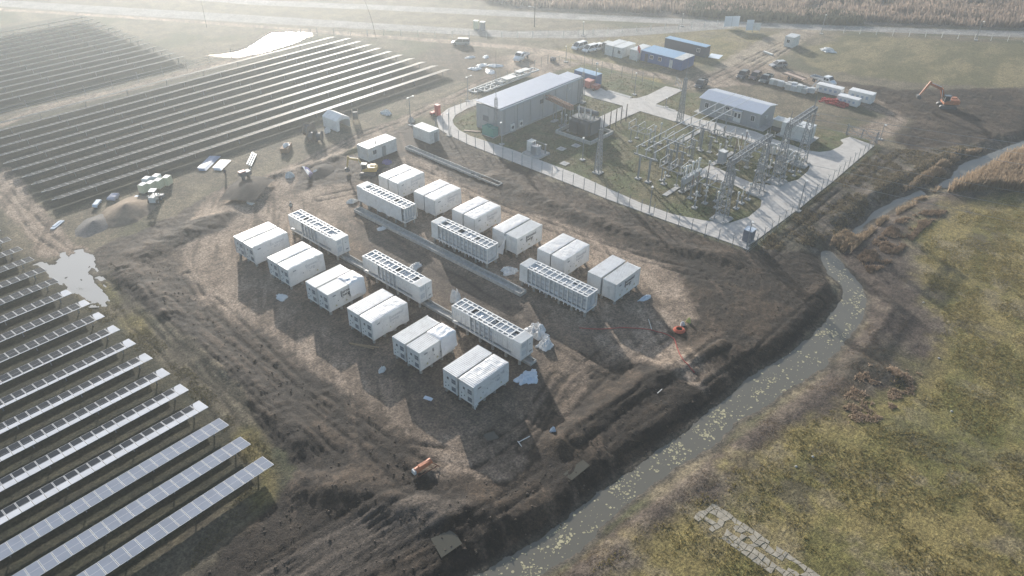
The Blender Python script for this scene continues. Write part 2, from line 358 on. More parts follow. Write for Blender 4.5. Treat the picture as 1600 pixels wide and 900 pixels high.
# --- tyre tracks
TRK = [[(330, 470), (420, 560), (520, 640), (600, 690), (690, 760)], [(290, 430), (350, 520), (470, 620), (560, 680), (640, 760)], [(250, 480), (330, 560), (420, 650), (500, 730)],
       [(320, 950), (450, 870), (560, 805), (640, 765)], [(390, 960), (500, 890), (610, 830), (700, 790)], [(470, 950), (580, 890), (690, 840), (760, 800)],
       [(620, 880), (740, 820), (860, 740)], [(880, 640), (960, 570), (1040, 520)], [(820, 700), (880, 600), (960, 540)], [(850, 650), (900, 590), (1000, 560), (1080, 590)],
       [(560, 340), (700, 430), (860, 530), (960, 590)], [(500, 310), (600, 290), (700, 300)], [(960, 700), (1060, 640), (1180, 560), (1280, 470)], [(900, 690), (1010, 610), (1130, 540)],
       [(640, 260), (800, 330), (950, 390), (1100, 430)], [(470, 262), (560, 212), (640, 182), (760, 124)], [(455, 268), (548, 216), (632, 186)], [(10, 300), (70, 370), (130, 410), (230, 520), (330, 620), (400, 720)],
       [(1190, 390), (1300, 300), (1390, 232)], [(1200, 398), (1310, 308), (1400, 238)], [(1230, 64), (1150, 105), (1080, 135)], [(1250, 62), (1180, 105), (1110, 140), (1060, 140)], [(640, 700), (740, 720), (830, 660), (870, 590)], [(215, 455), (300, 540), (390, 630), (455, 700)], [(262, 470), (345, 545), (440, 640), (530, 720)], [(360, 930), (480, 860), (600, 800)], [(430, 955), (560, 870), (680, 800)], [(520, 960), (640, 880), (730, 830)]]
rut = np.zeros(len(GX))
for k, t in enumerate(TRK):
    d = dline(GX, GY, polyw(t)) + (fbm(GX / 6, GY / 6, 2, 200 + k) - .5) * .9
    rut = np.maximum(rut, np.exp(-((np.abs(d) - .85) / .26) ** 2) * (.45 + .75 * sstep(.4, .6, N_md)))
# --- heights
H = (RDG - .55) * AMP * .5 + (N_hi - .5) * AMP * .95 + (N_md - .5) * AMP * .7 + (rng0.random(len(GX)) - .5) * (AMP * .24 + .015)
def ridge(px, hgt, wid, z=0): 
    global H
    d = dline(GX, GY, polyw(px)); H = H + hgt * np.exp(-(d / wid) ** 2) * (.45 + 1.1 * N_md) * (.7 + .6 * N_lo)
ridge([(196, 425), (260, 490), (330, 555), (400, 610), (470, 690)], .8, 2.2)
ridge([(215, 400), (300, 360), (360, 330)], .7, 2.6)
ridge([(480, 760), (560, 770), (640, 800), (760, 800)], .6, 2.0)
ridge([(780, 850), (900, 760), (1010, 690), (1120, 610), (1240, 520), (1300, 440)], .2, 2.2)
ridge([(880, 690), (960, 630), (1040, 580), (1130, 540)], .6, 1.7)
ridge([(770, 280), (900, 335), (1040, 385), (1140, 405)], .55, 1.8)
ridge([(430, 275), (500, 255), (560, 235)], .5, 1.2)
ridge([(385, 300), (405, 303)], 1.3, 2.0)
ridge([(1335, 560), (1400, 590)], .5, 1.5)
ridge([(1300, 345), (1400, 280), (1500, 235)], .35, 1.2)
H -= rut * .16 * sstep(.02, .1, AMP)
alb *= (1 - .62 * rut * sstep(.02, .05, AMP))[:, None]
# flat pads under the built things
flat = np.maximum.reduce([mpoly([(100.3, 38.2), (160, 38.2), (160, 112), (100.3, 112)], 1, 0, world=True), mpoly([(45, 44), (86, 44), (86, 98), (45, 98)], 2.5, 0, world=True) * .75,
                          mpoly([(80, 104), (100, 104), (100, 114), (80, 114)], 1, 0, world=True), mpoly([(160, 88), (190, 88), (190, 128), (160, 128)], 2, 0, world=True)])
H *= 1 - .85 * flat
layer(flat * mpoly([(104, 40), (160, 40), (160, 119), (104, 112)], .5, 0, world=True), mixc((.085, .098, .040), (.14, .122, .065), sstep(.4, .65, N_md)) * (.8 + .4 * N_hi)[:, None])
# --- ditch
ZW = -.85
DITCH = [(640, 960), (735, 900), (800, 868), (880, 812), (960, 752), (1010, 715), (1080, 665), (1140, 620), (1200, 572), (1250, 537), (1290, 502), (1312, 468), (1314, 448), (1294, 428), (1282, 408), (1284, 394), (1298, 391), (1312, 405), (1330, 428), (1352, 450),
         (1356, 470), (1345, 505), (1320, 535), (1290, 570), (1250, 600), (1200, 632), (1150, 665), (1110, 700), (1060, 730), (1010, 765), (960, 805), (900, 860), (845, 905), (760, 975)]
DITCH2 = [(1462, 292), (1482, 277), (1500, 257), (1530, 245), (1560, 233), (1600, 220), (1720, 196), (1720, 212), (1600, 236), (1572, 243), (1540, 262), (1505, 280), (1480, 294)]
DITCH3 = [(1330, 362), (1360, 335), (1400, 312), (1440, 298), (1446, 303), (1404, 320), (1366, 343), (1336, 368)]
WD = [polyw(DITCH, ZW), polyw(DITCH2, ZW), polyw(DITCH3, ZW)]
sdw = np.full(len(GX), 1e3)
for p in WD:
    q = np.array(p); sel = (GX > q[:, 0].min() - 8) & (GX < q[:, 0].max() + 8) & (GY > q[:, 1].min() - 8) & (GY < q[:, 1].max() + 8)
    sdw[sel] = np.minimum(sdw[sel], sdpoly(GX[sel], GY[sel], p))
sdw = sdw + JIT * .75 + (N_hi - .5) * .25
hb = np.where(sdw < 0, ZW - .7 * sstep(0, -1.6, sdw), ZW + (0 - ZW) * 0 + .12)
tb = sstep(0.0, 3.5, sdw)
H = np.where(sdw < 0, hb, (ZW + .02) * (1 - tb) + H * tb + (RDG - .5) * .12 * (1 - tb))
layer(sstep(.9, .1, sdw), mixc((.045, .038, .028), (.085, .07, .05), sstep(.4, .6, N_hi)), None, .5)
# --- puddles
PUD = {'glare': [(322, 86), (342, 84), (362, 82), (385, 76), (402, 66), (424, 53), (455, 50), (486, 50), (488, 56), (462, 66), (430, 76), (404, 83), (372, 90), (345, 89)],
       'track': [(60, 413), (84, 407), (100, 400), (122, 396), (150, 391), (147, 404), (141, 428), (163, 448), (166, 462), (152, 462), (160, 481), (148, 474), (132, 462), (114, 452), (86, 440)],
       'pit': [(678, 843), (706, 831), (717, 848), (691, 867)],
       
       'small': [(758, 680), (772, 676), (776, 682), (762, 685)],
       'mudw': [(884, 744), (914, 722), (917, 726), (890, 748)]}
PW = {k: polyw(v) for k, v in PUD.items()}
PZ = {}
for k, p in PW.items():
    q = np.array(p); sel = np.where((GX > q[:, 0].min() - 3) & (GX < q[:, 0].max() + 3) & (GY > q[:, 1].min() - 3) & (GY < q[:, 1].max() + 3))[0]
    sd = sdpoly(GX[sel], GY[sel], p) + (fbm(GX[sel] / (1.1 if k == 'track' else 1.5), GY[sel] / (2.2 if k == 'track' else 1.5), 4, 301) - .47) * (5.5 if k == 'track' else 1.6 if k == 'glare' else 1.5)
    zl = float(np.median(H[sel][sd < 0])) if (sd < 0).any() else 0.0
    w = sstep(.5, -.3, sd)
    H[sel] = H[sel] * (1 - w) + (zl - .10) * w
    PZ[k] = zl - .035
    alb[sel] *= (1 - .5 * sstep(1.2, 0, sd))[:, None]
# levels far away
far = np.maximum(np.abs(GX - 150) - 200, np.abs(GY - 130) - 200); H = np.where(far > 0, H * .2, H)

def np_mesh(name, verts, faces, nper, mats, attr=None, smooth=False):
    me = bpy.data.meshes.new(name); nf = len(faces)
    me.vertices.add(len(verts)); me.vertices.foreach_set('co', np.asarray(verts, np.float32).ravel())
    me.loops.add(nf * nper); me.loops.foreach_set('vertex_index', np.asarray(faces, np.int32).ravel())
    me.polygons.add(nf); me.polygons.foreach_set('loop_start', np.arange(0, nf * nper, nper, dtype=np.int32))
    me.polygons.foreach_set('loop_total', np.full(nf, nper, np.int32))
    if smooth: me.polygons.foreach_set('use_smooth', np.ones(nf, bool))
    for m in (mats if isinstance(mats, (list, tuple)) else [mats]): me.materials.append(m)
    if attr is not None:
        a = me.color_attributes.new('albedo', 'FLOAT_COLOR', 'POINT'); a.data.foreach_set('color', np.asarray(attr, np.float32).ravel())
    me.update(); me.validate()
    o = bpy.data.objects.new(name, me); col.objects.link(o); return o
def attr_mat(name, fine=((.35, .20), (1.5, .38), (3.6, .52)), bump=.75, dist=.2, rough=.9, wetmix=True):
    m = bpy.data.materials.new(name); m.use_nodes = True; n = m.node_tree.nodes; l = m.node_tree.links; b = n['Principled BSDF']
    at_ = n.new('ShaderNodeVertexColor'); at_.layer_name = 'albedo'; geo = n.new('ShaderNodeNewGeometry'); out = at_.outputs['Color']; last = None
    for s, a in fine:
        nz = n.new('ShaderNodeTexNoise'); nz.inputs['Scale'].default_value = s; nz.inputs['Detail'].default_value = 8; nz.inputs['Roughness'].default_value = .72
        l.new(geo.outputs['Position'], nz.inputs['Vector'])
        mr = n.new('ShaderNodeMapRange'); mr.inputs['From Min'].default_value = .36; mr.inputs['From Max'].default_value = .64; mr.inputs['To Min'].default_value = 1 - a; mr.inputs['To Max'].default_value = 1 + a
        l.new(nz.outputs['Fac'], mr.inputs['Value']); mx = n.new('ShaderNodeVectorMath'); mx.operation = 'SCALE'
        l.new(out, mx.inputs[0]); l.new(mr.outputs['Result'], mx.inputs['Scale']); out = mx.outputs['Vector']; last = nz
    l.new(out, b.inputs['Base Color'])
    if bump:
        bp = n.new('ShaderNodeBump'); bp.inputs['Strength'].default_value = bump; bp.inputs['Distance'].default_value = dist
        l.new(last.outputs['Fac'], bp.inputs['Height']); l.new(bp.outputs['Normal'], b.inputs['Normal'])
    mr = n.new('ShaderNodeMapRange'); mr.inputs['To Min'].default_value = rough; mr.inputs['To Max'].default_value = .45
    l.new(at_.outputs['Alpha'], mr.inputs['Value']); l.new(mr.outputs['Result'], b.inputs['Roughness'])
    b.inputs['Specular IOR Level'].default_value = .25
    return m
GROUND_M = attr_mat('ground_surface')
idx = np.arange(NX * NY).reshape(NX, NY)
gf = np.stack([idx[:-1, :-1], idx[1:, :-1], idx[1:, 1:], idx[:-1, 1:]], -1).reshape(-1, 4)
ground = np_mesh('ground', np.stack([GX, GY, H], -1), gf, 4, GROUND_M, np.concatenate([alb, wet[:, None]], 1), smooth=False)
tag(ground, 'wide flat ground of mud, dirt and dry grass under the whole site', kind='structure')
HG = H.reshape(NX, NY)
def gz(x, y):
    i = int(np.clip(np.searchsorted(xs, x) - 1, 0, NX - 2)); j = int(np.clip(np.searchsorted(ys, y) - 1, 0, NY - 2))
    u = (x - xs[i]) / (xs[i + 1] - xs[i]); v = (y - ys[j]) / (ys[j + 1] - ys[j])
    return float((HG[i, j] * (1 - u) + HG[i + 1, j] * u) * (1 - v) + (HG[i, j + 1] * (1 - u) + HG[i + 1, j + 1] * u) * v)
def on(px, py):
    x, y = at(px, py); return Vector((x, y, gz(x, y)))
def spread(px, py, dz=0.0):
    p = on(px, py); p.z += dz; return p

# --- water
def water_mat(name, c, rough, ior=1.33, bump=0.02, spec=.5):
    m = bpy.data.materials.new(name); m.use_nodes = True; n = m.node_tree.nodes; l = m.node_tree.links; b = n['Principled BSDF']
    b.inputs['Base Color'].default_value = (*c, 1); b.inputs['Roughness'].default_value = rough; b.inputs['IOR'].default_value = ior; b.inputs['Specular IOR Level'].default_value = spec
    geo = n.new('ShaderNodeNewGeometry'); nz = n.new('ShaderNodeTexNoise'); nz.inputs['Scale'].default_value = 1.6; nz.inputs['Detail'].default_value = 4
    l.new(geo.outputs['Position'], nz.inputs['Vector']); bp = n.new('ShaderNodeBump'); bp.inputs['Strength'].default_value = bump; bp.inputs['Distance'].default_value = .1
    l.new(nz.outputs['Fac'], bp.inputs['Height']); l.new(bp.outputs['Normal'], b.inputs['Normal']); return m
WATER = water_mat('ditch_water', (.155, .145, .118), .15, bump=.05)
PUDM = water_mat('puddle_painted_sky', (.44, .43, .41), .14, bump=.03)  # bright hazy sky reflection painted into the pale base colour
PUDD = water_mat('mud_puddle', (.085, .08, .062), .15, bump=.03)
PUDG = water_mat('flood_water', (.09, .09, .085), .10, bump=.02)
def water_sheet(name, poly, z, m, grow_=1.5):
    c = np.mean(poly, 0); mb = MB(); n = len(poly)
    P = [np.array(p) for p in poly]; out = []
    for i in range(n):
        e = P[(i + 1) % n] - P[i - 1]; nn = np.array([e[1], -e[0]]) / (np.hypot(*e) + 1e-9); out.append(P[i] + nn * grow_)
    a = sum(P[i][0] * P[(i + 1) % n][1] - P[(i + 1) % n][0] * P[i][1] for i in range(n))
    if a < 0: out = [2 * P[i] - out[i] for i in range(n)]
    tri = tessellate_polygon([[Vector((p[0], p[1], 0)) for p in out]])
    vs = [(p[0], p[1], z) for p in out]; fs = []
    for t in tri:
        p = [out[i] for i in t]; cr = (p[1][0] - p[0][0]) * (p[2][1] - p[0][1]) - (p[1][1] - p[0][1]) * (p[2][0] - p[0][0])
        fs.append(tuple(t) if cr > 0 else tuple(t[::-1]))
    mb.add(vs, fs); o = mb.build(name, m); tag(o, kind='structure'); return o
for p, nm in zip(WD, ('water', 'water', 'water')): water_sheet(nm, p, ZW, WATER, .7)
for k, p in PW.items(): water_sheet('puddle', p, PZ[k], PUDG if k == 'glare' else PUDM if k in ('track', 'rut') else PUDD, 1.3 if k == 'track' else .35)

# --- duckweed flecks, reeds and grass tufts (uncountable stuff)
rng = np.random.default_rng(5)
def inpoly(n, poly):
    q = np.array(poly); lo, hi = q.min(0), q.max(0); out = np.zeros((0, 2))
    while len(out) < n:
        p = lo + rng.random((n * 3, 2)) * (hi - lo); out = np.concatenate([out, p[sdpoly(p[:, 0], p[:, 1], poly) < 0]])
    return out[:n]
pw = inpoly(9000, WD[0]); dn = fbm(pw[:, 0] / 3, pw[:, 1] / 3, 4, 401, .7); keep = (rng.random(len(pw)) < sstep(.53, .72, dn) * .6 + .06) & (sdpoly(pw[:, 0], pw[:, 1], WD[0]) < -.25)
pw = pw[keep]; m = len(pw); r = .045 + .15 * rng.random(m) ** 3; a0 = rng.random(m) * 6.28
ang = a0[:, None] + np.arange(6)[None] * math.pi / 3; rr = r[:, None] * (.55 + .7 * rng.random((m, 6)))
V = np.stack([pw[:, 0:1] + rr * np.cos(ang), pw[:, 1:2] + rr * np.sin(ang), np.full((m, 6), ZW + .012) + (np.arange(m) % 7)[:, None] * .001], -1).reshape(-1, 3)
DUCK = mat('duckweed', (.46, .41, .25), .8, var=.25)
tag(np_mesh('duckweed', V, np.arange(m * 6).reshape(m, 6), 6, DUCK), 'yellow-green duckweed flecks floating on the grey ditch water', 'duckweed', kind='stuff')

def tufts(name, P, h, w, c0, c1, label, cat, nb=4, lean=.5):
    z = np.array([gz(x, y) for x, y in P]); P = P[z > ZW + .22]; z = z[z > ZW + .22]; m = len(P); hh = h * (.5 + .9 * rng.random((m, nb))); ww = w * (.6 + .8 * rng.random((m, nb)))
    a = rng.random((m, nb)) * 6.283; la = rng.random((m, nb)) * 6.283; off = .35 * w * rng.standard_normal((m, nb, 2)) * 2
    bx = P[:, 0:1] + off[..., 0]; by = P[:, 1:2] + off[..., 1]; dx = np.cos(a) * ww / 2; dy = np.sin(a) * ww / 2
    zz = z[:, None] + np.zeros((m, nb)) - .03; tx = bx + np.cos(la) * hh * lean; ty = by + np.sin(la) * hh * lean
    V = np.stack([np.stack([bx - dx, by - dy, zz], -1), np.stack([bx + dx, by + dy, zz], -1), np.stack([tx + dx * .3, ty + dy * .3, zz + hh], -1), np.stack([tx - dx * .3, ty - dy * .3, zz + hh], -1)], 2).reshape(-1, 3)
    t = rng.random((m, 1, 1)) * .7 + rng.random((m, nb, 1)) * .3; C = np.array(c0) * (1 - t) + np.array(c1) * t
    C = np.repeat(C.reshape(-1, 3), 4, 0); C = np.concatenate([C, np.zeros((len(C), 1))], 1)
    o = np_mesh(name, V, np.arange(len(V)).reshape(-1, 4), 4, TUFT_M, C); tag(o, label, cat, kind='stuff'); return o
TUFT_M = attr_mat('tuft_leaf', ((.5, .25),), 0, rough=.8)
_n = TUFT_M.node_tree.nodes; _l = TUFT_M.node_tree.links; _b = _n['Principled BSDF']; _t = _n.new('ShaderNodeBsdfTranslucent'); _m = _n.new('ShaderNodeMixShader'); _m.inputs[0].default_value = .5
_l.new(_b.inputs['Base Color'].links[0].from_socket, _t.inputs['Color']); _l.new(_b.outputs[0], _m.inputs[1]); _l.new(_t.outputs[0], _m.inputs[2]); _l.new(_m.outputs[0], _n['Material Output'].inputs['Surface'])
def clumped(n, px, thr=.5, sc_=3., s=0, world=False):
    p = inpoly(n, px if world else polyw(px)); d = fbm(p[:, 0] / sc_, p[:, 1] / sc_, 4, 500 + s, .6)
    return p[rng.random(len(p)) < sstep(thr - .08, thr + .1, d)]
tufts('reeds', clumped(9000, [(1480, 300), (1500, 282), (1540, 262), (1575, 244), (1640, 232), (1700, 260), (1700, 330), (1610, 300), (1550, 296)], .36, 2, 1), 1.7, .16, (.27, .20, .14), (.44, .34, .24), 'tall dry tan reed bed beside the upper ditch at right', 'reeds', 5, .22)
tufts('reeds', clumped(3600, [(1320, 620), (1340, 585), (1372, 565), (1440, 585), (1425, 620), (1370, 660), (1300, 660)], .53, 1.6, 2), .17, .13, (.30, .22, .16), (.46, .36, .27), 'low patch of pinkish dry reeds in the meadow', 'reeds', 5, .5)
tufts('reeds', clumped(9000, [(1286, 402), (1300, 375), (1345, 340), (1400, 300), (1450, 268), (1490, 240), (1545, 228), (1500, 258), (1470, 292), (1430, 318), (1380, 345), (1340, 385), (1315, 405)], .47, 2, 3), .62, .14, (.23, .175, .12), (.40, .31, .22), 'strips of dry tan reeds along the overgrown upper ditch', 'reeds', 4, .4)
tufts('reeds', clumped(5000, [(1340, 400), (1400, 345), (1445, 330), (1480, 330), (1440, 360), (1400, 400), (1370, 440)], .5, 2, 4), .28, .14, (.17, .125, .09), (.30, .225, .165), 'brown reed stubble on the bank below the upper ditch', 'reeds', 4, .5)
tufts('reed_field', clumped(30000, [(640, -25), (1900, -40), (1900, 58), (1600, 45), (1300, 32), (1000, 20), (800, 10)], .40, 7, 5), 1.9, .5, (.20, .15, .12), (.36, .28, .23), 'pale reed field beyond the far road', 'reeds', 3, .25)
tufts('scrub', clumped(5000, [(1060, 10), (1180, 14), (1340, 26), (1345, 40), (1180, 33), (1080, 25)], .40, 5, 6), 1.5, .6, (.05, .055, .04), (.10, .10, .07), 'dark strip of scrub along the far road', 'scrub', 3, .3)
tufts('meadow_grass', clumped(60000, [(900, 905), (1010, 830), (1110, 762), (1200, 695), (1300, 640), (1420, 580), (1480, 510), (1440, 420), (1440, 350), (1640, 292), (1900, 900), (1700, 1000), (900, 960)], .5, 4, 7), .13, .09, (.19, .160, .055), (.335, .270, .122), 'rough olive and straw meadow grass right of the ditch', 'grass', 3, .9)
tufts('bank_grass', clumped(9000, [(850, 905), (960, 810), (1080, 722), (1180, 655), (1290, 575), (1355, 500), (1420, 500), (1380, 590), (1250, 660), (1100, 770), (960, 890)], .5, 2.5, 8), .07, .09, (.15, .115, .085), (.28, .22, .155), 'brown dead grass on the right bank of the ditch', 'grass', 3, .8)
tufts('verge_grass', clumped(9000, [(90, 430), (180, 470), (260, 540), (340, 620), (420, 700), (440, 760), (340, 850), (230, 960), (330, 820), (400, 750), (330, 650), (230, 560), (150, 500)], .48, 3, 9), .08, .10, (.11, .10, .045), (.20, .17, .09), 'olive grass verge between the solar rows and the mud', 'grass', 3, .8)
tufts('yard_grass', clumped(16000, [(106, 46), (157, 46), (157, 110), (106, 110)], .42, 2, 10, world=True), .12, .14, (.09, .088, .04), (.18, .155, .085), 'short rough grass in the switchyard', 'grass', 3, .9)
tufts('field_grass', clumped(9000, [(1175, 390), (1370, 232), (1440, 235), (1540, 225), (1480, 268), (1400, 310), (1320, 375), (1235, 390)], .47, 3, 11), .25, .16, (.10, .085, .05), (.22, .18, .12), 'dry grass strip between the fence and the upper ditch', 'grass', 3, .7)
# mud clods lying on the berms
def clods(n, px, s0, s1, label, cm):
    p = inpoly(n, polyw(px)); p = p[np.array([wpad[min(idx.size - 1, int(np.searchsorted(xs, a)) * NY + int(np.searchsorted(ys, b)))] for a, b in p]) < .6] if len(p) else p
    m = len(p); r = s0 + (s1 - s0) * rng.random(m) ** 3
    base = np.array([(1, 0, 0), (0, 1, 0), (-1, 0, 0), (0, -1, 0), (0, 0, .8), (0, 0, -.6)]); fb = np.array([(0, 1, 4), (1, 2, 4), (2, 3, 4), (3, 0, 4), (1, 0, 5), (2, 1, 5), (3, 2, 5), (0, 3, 5)])
    jit = 1 + .5 * (rng.random((m, 6, 1)) - .5); a = rng.random(m) * 6.28; ca, sa = np.cos(a)[:, None], np.sin(a)[:, None]
    B = base[None] * jit * r[:, None, None]; X = B[..., 0] * ca - B[..., 1] * sa + p[:, 0:1]; Y = B[..., 0] * sa + B[..., 1] * ca + p[:, 1:2]
    Z = B[..., 2] + np.array([gz(x, y) for x, y in p])[:, None] + r[:, None] * .25
    o = np_mesh('mud_clods', np.stack([X, Y, Z], -1).reshape(-1, 3), (fb[None] + (np.arange(m) * 6)[:, None, None]).reshape(-1, 3), 3, cm); tag(o, label, 'clods', kind='stuff')
CLOD = mat('mud_clod', (.11, .085, .065), .95, var=.45, scale=1.3)
clods(1500, [(150, 410), (190, 430), (265, 500), (345, 575), (410, 650), (465, 735), (440, 780), (340, 870), (300, 900), (730, 900), (880, 812), (1140, 620), (1310, 465), (1290, 410), (1180, 390), (1100, 450), (1090, 580), (930, 640), (860, 700), (780, 750), (680, 740), (590, 660), (450, 570), (330, 480), (270, 410)], .04, .17, 'loose dark mud clods on the churned berms round the pad', CLOD)

# ------------------------------------------------------------------ haze
hb_ = MB(); x0, x1, y0, y1 = xs[0] - 20, xs[-1] + 20, ys[0] - 20, ys[-1] + 20
hb_.box(((x0 + x1) / 2, (y0 + y1) / 2, 30.4), (x1 - x0, y1 - y0, 67.2))
HM = bpy.data.materials.new('haze_air'); HM.use_nodes = True; hn = HM.node_tree.nodes
hn.remove(hn['Principled BSDF']); pv = hn.new('ShaderNodeVolumePrincipled')
pv.inputs['Color'].default_value = (*HAZE_COL, 1); pv.inputs['Density'].default_value = HAZE_DENSITY; pv.inputs['Anisotropy'].default_value = HAZE_G
HM.node_tree.links.new(pv.outputs['Volume'], hn['Material Output'].inputs['Volume'])
tag(hb_.build('haze', HM), 'thin bright morning haze over the whole site', 'haze', kind='stuff')

# ================================================================== BATTERY PAD
def cover(dims, seed, faces='TNSEW', wr=.05, hem=.25, res=.22, proud=.035, flare=0.0, rib=0.0):
    """a thin wrinkled sheet lying over a box (local origin = middle of the box's bottom)"""
    lx, ly, lz = dims; mb = MB(); rs = np.random.default_rng(seed)
    sx, sy = rs.random(2) * 50
    def grid(fn, nu, nv):
        vs = []
        for i in range(nu + 1):
            for j in range(nv + 1): vs.append(fn(i / nu, j / nv))
        mb.add(vs, [(i * (nv + 1) + j, (i + 1) * (nv + 1) + j, (i + 1) * (nv + 1) + j + 1, i * (nv + 1) + j + 1) for i in range(nu) for j in range(nv)])
    def w(a, b):
        a = np.array([a]); b = np.array([b]); r = 1 - np.abs(2 * fbm(a * .9 + sx, b * 1.4 + sy, 4, seed, .6) - 1)
        return wr * float(r[0] - .35) * 2.2
    nx, ny, nz = int(lx / res), int(ly / res), int(lz / res)
    def edge(u): return min(1.0, min(u, 1 - u) * 12)
    if 'T' in faces: grid(lambda u, v: ((u - .5) * (lx + 2 * proud), (v - .5) * (ly + 2 * proud), lz + .03 + max(-.01, w(u * lx, v * ly)) * edge(u) * edge(v) + (rib * math.cos(u * 22 * 2 * math.pi) if rib else 0)), nx * (5 if rib else 1), ny)
    def side(axis, sgn):
        L = lx if axis == 'y' else ly
        def fn(u, v):
            h = hem * float(vnoise(np.array([u * L * .9 + sgn * 7]), np.array([seed * 1.7]))[0]); z = (lz + .03) * (1 - v) + (h - .1) * v
            o = proud + max(0, w(u * L * 1.0 + 9 * sgn, z * .55)) * edge(v) + flare * v * v * float(vnoise(np.array([u * L * .7]), np.array([seed * .3 + sgn]))[0])
            p = (u - .5) * (L + 2 * proud)
            return (p, sgn * (ly / 2 + o), z) if axis == 'y' else (sgn * (lx / 2 + o), p, z)
        grid(fn, max(4, int(L / res)), nz)
    if 'S' in faces: side('y', -1)
    if 'N' in faces: side('y', 1)
    if 'W' in faces: side('x', -1)
    if 'E' in faces: side('x', 1)
    return mb
def text_mesh(body, size, m, name='lettering', depth=.006):
    cu = bpy.data.curves.new('lettering_curve', 'FONT'); cu.body = body; cu.size = size; cu.extrude = depth; cu.space_line = .82; cu.offset = .012 * size
    ob = bpy.data.objects.new('lettering_tmp', cu); col.objects.link(ob); bpy.context.view_layer.update()
    me = bpy.data.meshes.new_from_object(ob.evaluated_get(bpy.context.evaluated_depsgraph_get())); bpy.data.objects.remove(ob); bpy.data.curves.remove(cu)
    me.name = name; me.materials.clear(); me.materials.append(m); return me
TXT_ME = text_mesh('Eurowind\nEnergy', .62, TXT); TXTF_ME = text_mesh('Eurowind\nEnergy', .62, TXTF)
CL, CW, CH = 6.06, 2.32, 2.9
def body_mesh():
    mb = MB(); mb.box((0, 0, CH / 2), (CL - .08, CW - .06, CH - .08))
    for sx in (-1, 1):
        for sy in (-1, 1): mb.box((sx * (CL / 2 - .08), sy * (CW / 2 - .08), CH / 2), (.16, .16, CH))
    for sy in (-1, 1):
        mb.box((0, sy * (CW / 2 - .05), .08), (CL - .34, .1, .16)); mb.box((0, sy * (CW / 2 - .05), CH - .05), (CL - .34, .1, .1))
    n = 22
    for i in range(n): mb.box((-CL / 2 + .3 + (CL - .6) * i / (n - 1), 0, CH - .025), (.14, CW - .3, .05))
    return mb
def end_mesh():
    mb = MB(); mb.box((-CL / 2 - .01, 0, CH / 2), (.05, CW - .4, CH - .3))
    mb.box((-CL / 2 - .04, 0, CH / 2), (.02, .03, CH - .35)); 
    for s in (-1, 1): mb.box((-CL / 2 - .05, s * .12, 1.3), (.03, .04, 1.9))
    return mb
def louvre(h, n):
    mb = MB(); mb.box((0, 0, 0), (.03, .64, h), mi=0)
    for k in range(n): mb.box((-.02, 0, -h / 2 + h * (k + .5) / n), (.02, .62, .02), mi=1)
    return mb
def plate(d): return MB().box((0, 0, 0), d)
def tri_sign(s=.17): return MB().add([(-s, -.03, 0), (s, -.03, 0), (0, -.03, 1.7 * s), (-s, 0, 0), (s, 0, 0), (0, 0, 1.7 * s)], [(0, 1, 2), (0, 3, 4, 1), (1, 4, 5, 2), (2, 5, 3, 0)])
SIGNY = mat('sign_yellow_grey', (.45, .42, .25), .6, var=.1)
_P = {}
for k_, mb_, m_ in (('body', body_mesh(), WHITE), ('end', end_mesh(), WHITE), ('vs', louvre(.28, 3), [VENT, MGREY]), ('vl', louvre(.62, 6), [VENT, MGREY]), ('so', plate((.03, .28, .32)), DGREY), ('ss', plate((.03, .13, .14)), DGREY), ('sign', tri_sign(), SIGNY), ('pl', plate((.12, .03, .14)), MGREY), ('pb', plate((.5, .03, .16)), MGREY)):
    _o = mb_.build(k_, m_); _P[k_] = _o.data; bpy.data.objects.remove(_o)
def vents(e):
    x = -CL / 2 - .05
    for z in (2.1, 1.75): inst('vent_grille', _P['vs'], e, (x, -.62, z))
    inst('vent_grille', _P['vl'], e, (x, -.62, .75)); inst('socket_box', _P['so'], e, (x, .32, 2.0))
    for y, z in ((.7, 1.1), (.25, .9), (.75, .55)): inst('socket_box', _P['ss'], e, (x, y, z))
def signs(t, off=.02):
    y = -CW / 2 - off
    for x, z in ((-1.9, .55), (-.15, .6), (1.7, .62)): inst('warning_sign', _P['sign'], t, (x, y, z))
    for x, z in ((-1.5, 1.25), (-.7, 1.35), (.4, 1.2), (-2.2, 2.3)): inst('label_plate', _P['pl'], t, (x, y - .015, z))
    inst('label_plate', _P['pb'], t, (-2.05, y - .015, 2.32))
def inst(name, me, parent, loc=(0, 0, 0), rot=None):
    o = bpy.data.objects.new(name, me); col.objects.link(o); o.parent = parent; o.location = loc
    if rot: o.rotation_euler = rot
    return o
PAIRS = {'A': [(46.55, 96.41), (46.52, 87.46), (46.48, 78.27), (46.42, 69.01), (46.37, 59.98), (46.28, 50.79)],
         'B': [(75.20, 96.48), (75.20, 87.37), (75.10, 78.10), (75.09, 69.14), (75.06, 59.99), (74.99, 50.69)]}
BZ = .6
STATE = {('A', 0): ('wrap', 'wrap'), ('A', 1): ('wrap', 'wrap'), ('A', 2): ('bare', 'half'), ('A', 3): ('top', 'wrap'), ('A', 4): ('bare', 'half2'), ('A', 5): ('top', 'wrapc'),
         ('B', 0): ('wrap', 'wrap'), ('B', 1): ('wrap', 'wrap'), ('B', 2): ('wrap', 'wrap'), ('B', 3): ('wrap', 'bare'), ('B', 4): ('wrap', 'wrap'), ('B', 5): ('top', 'bare')}
DESC = {'wrap': 'wrapped in white sheet', 'bare': 'bare ribbed roof', 'half': 'its loose white sheet folded back over half the roof', 'half2': 'rumpled white sheet over its right half', 'top': 'sheet over roof only', 'wrapc': 'sheet torn at bottom'}
PNUM = ['farthest', 'second farthest', 'third farthest', 'third nearest', 'second nearest', 'nearest']
HALF_M = mat('loose_sheet', (.74, .75, .76), .38, var=.05)
pile_me = None
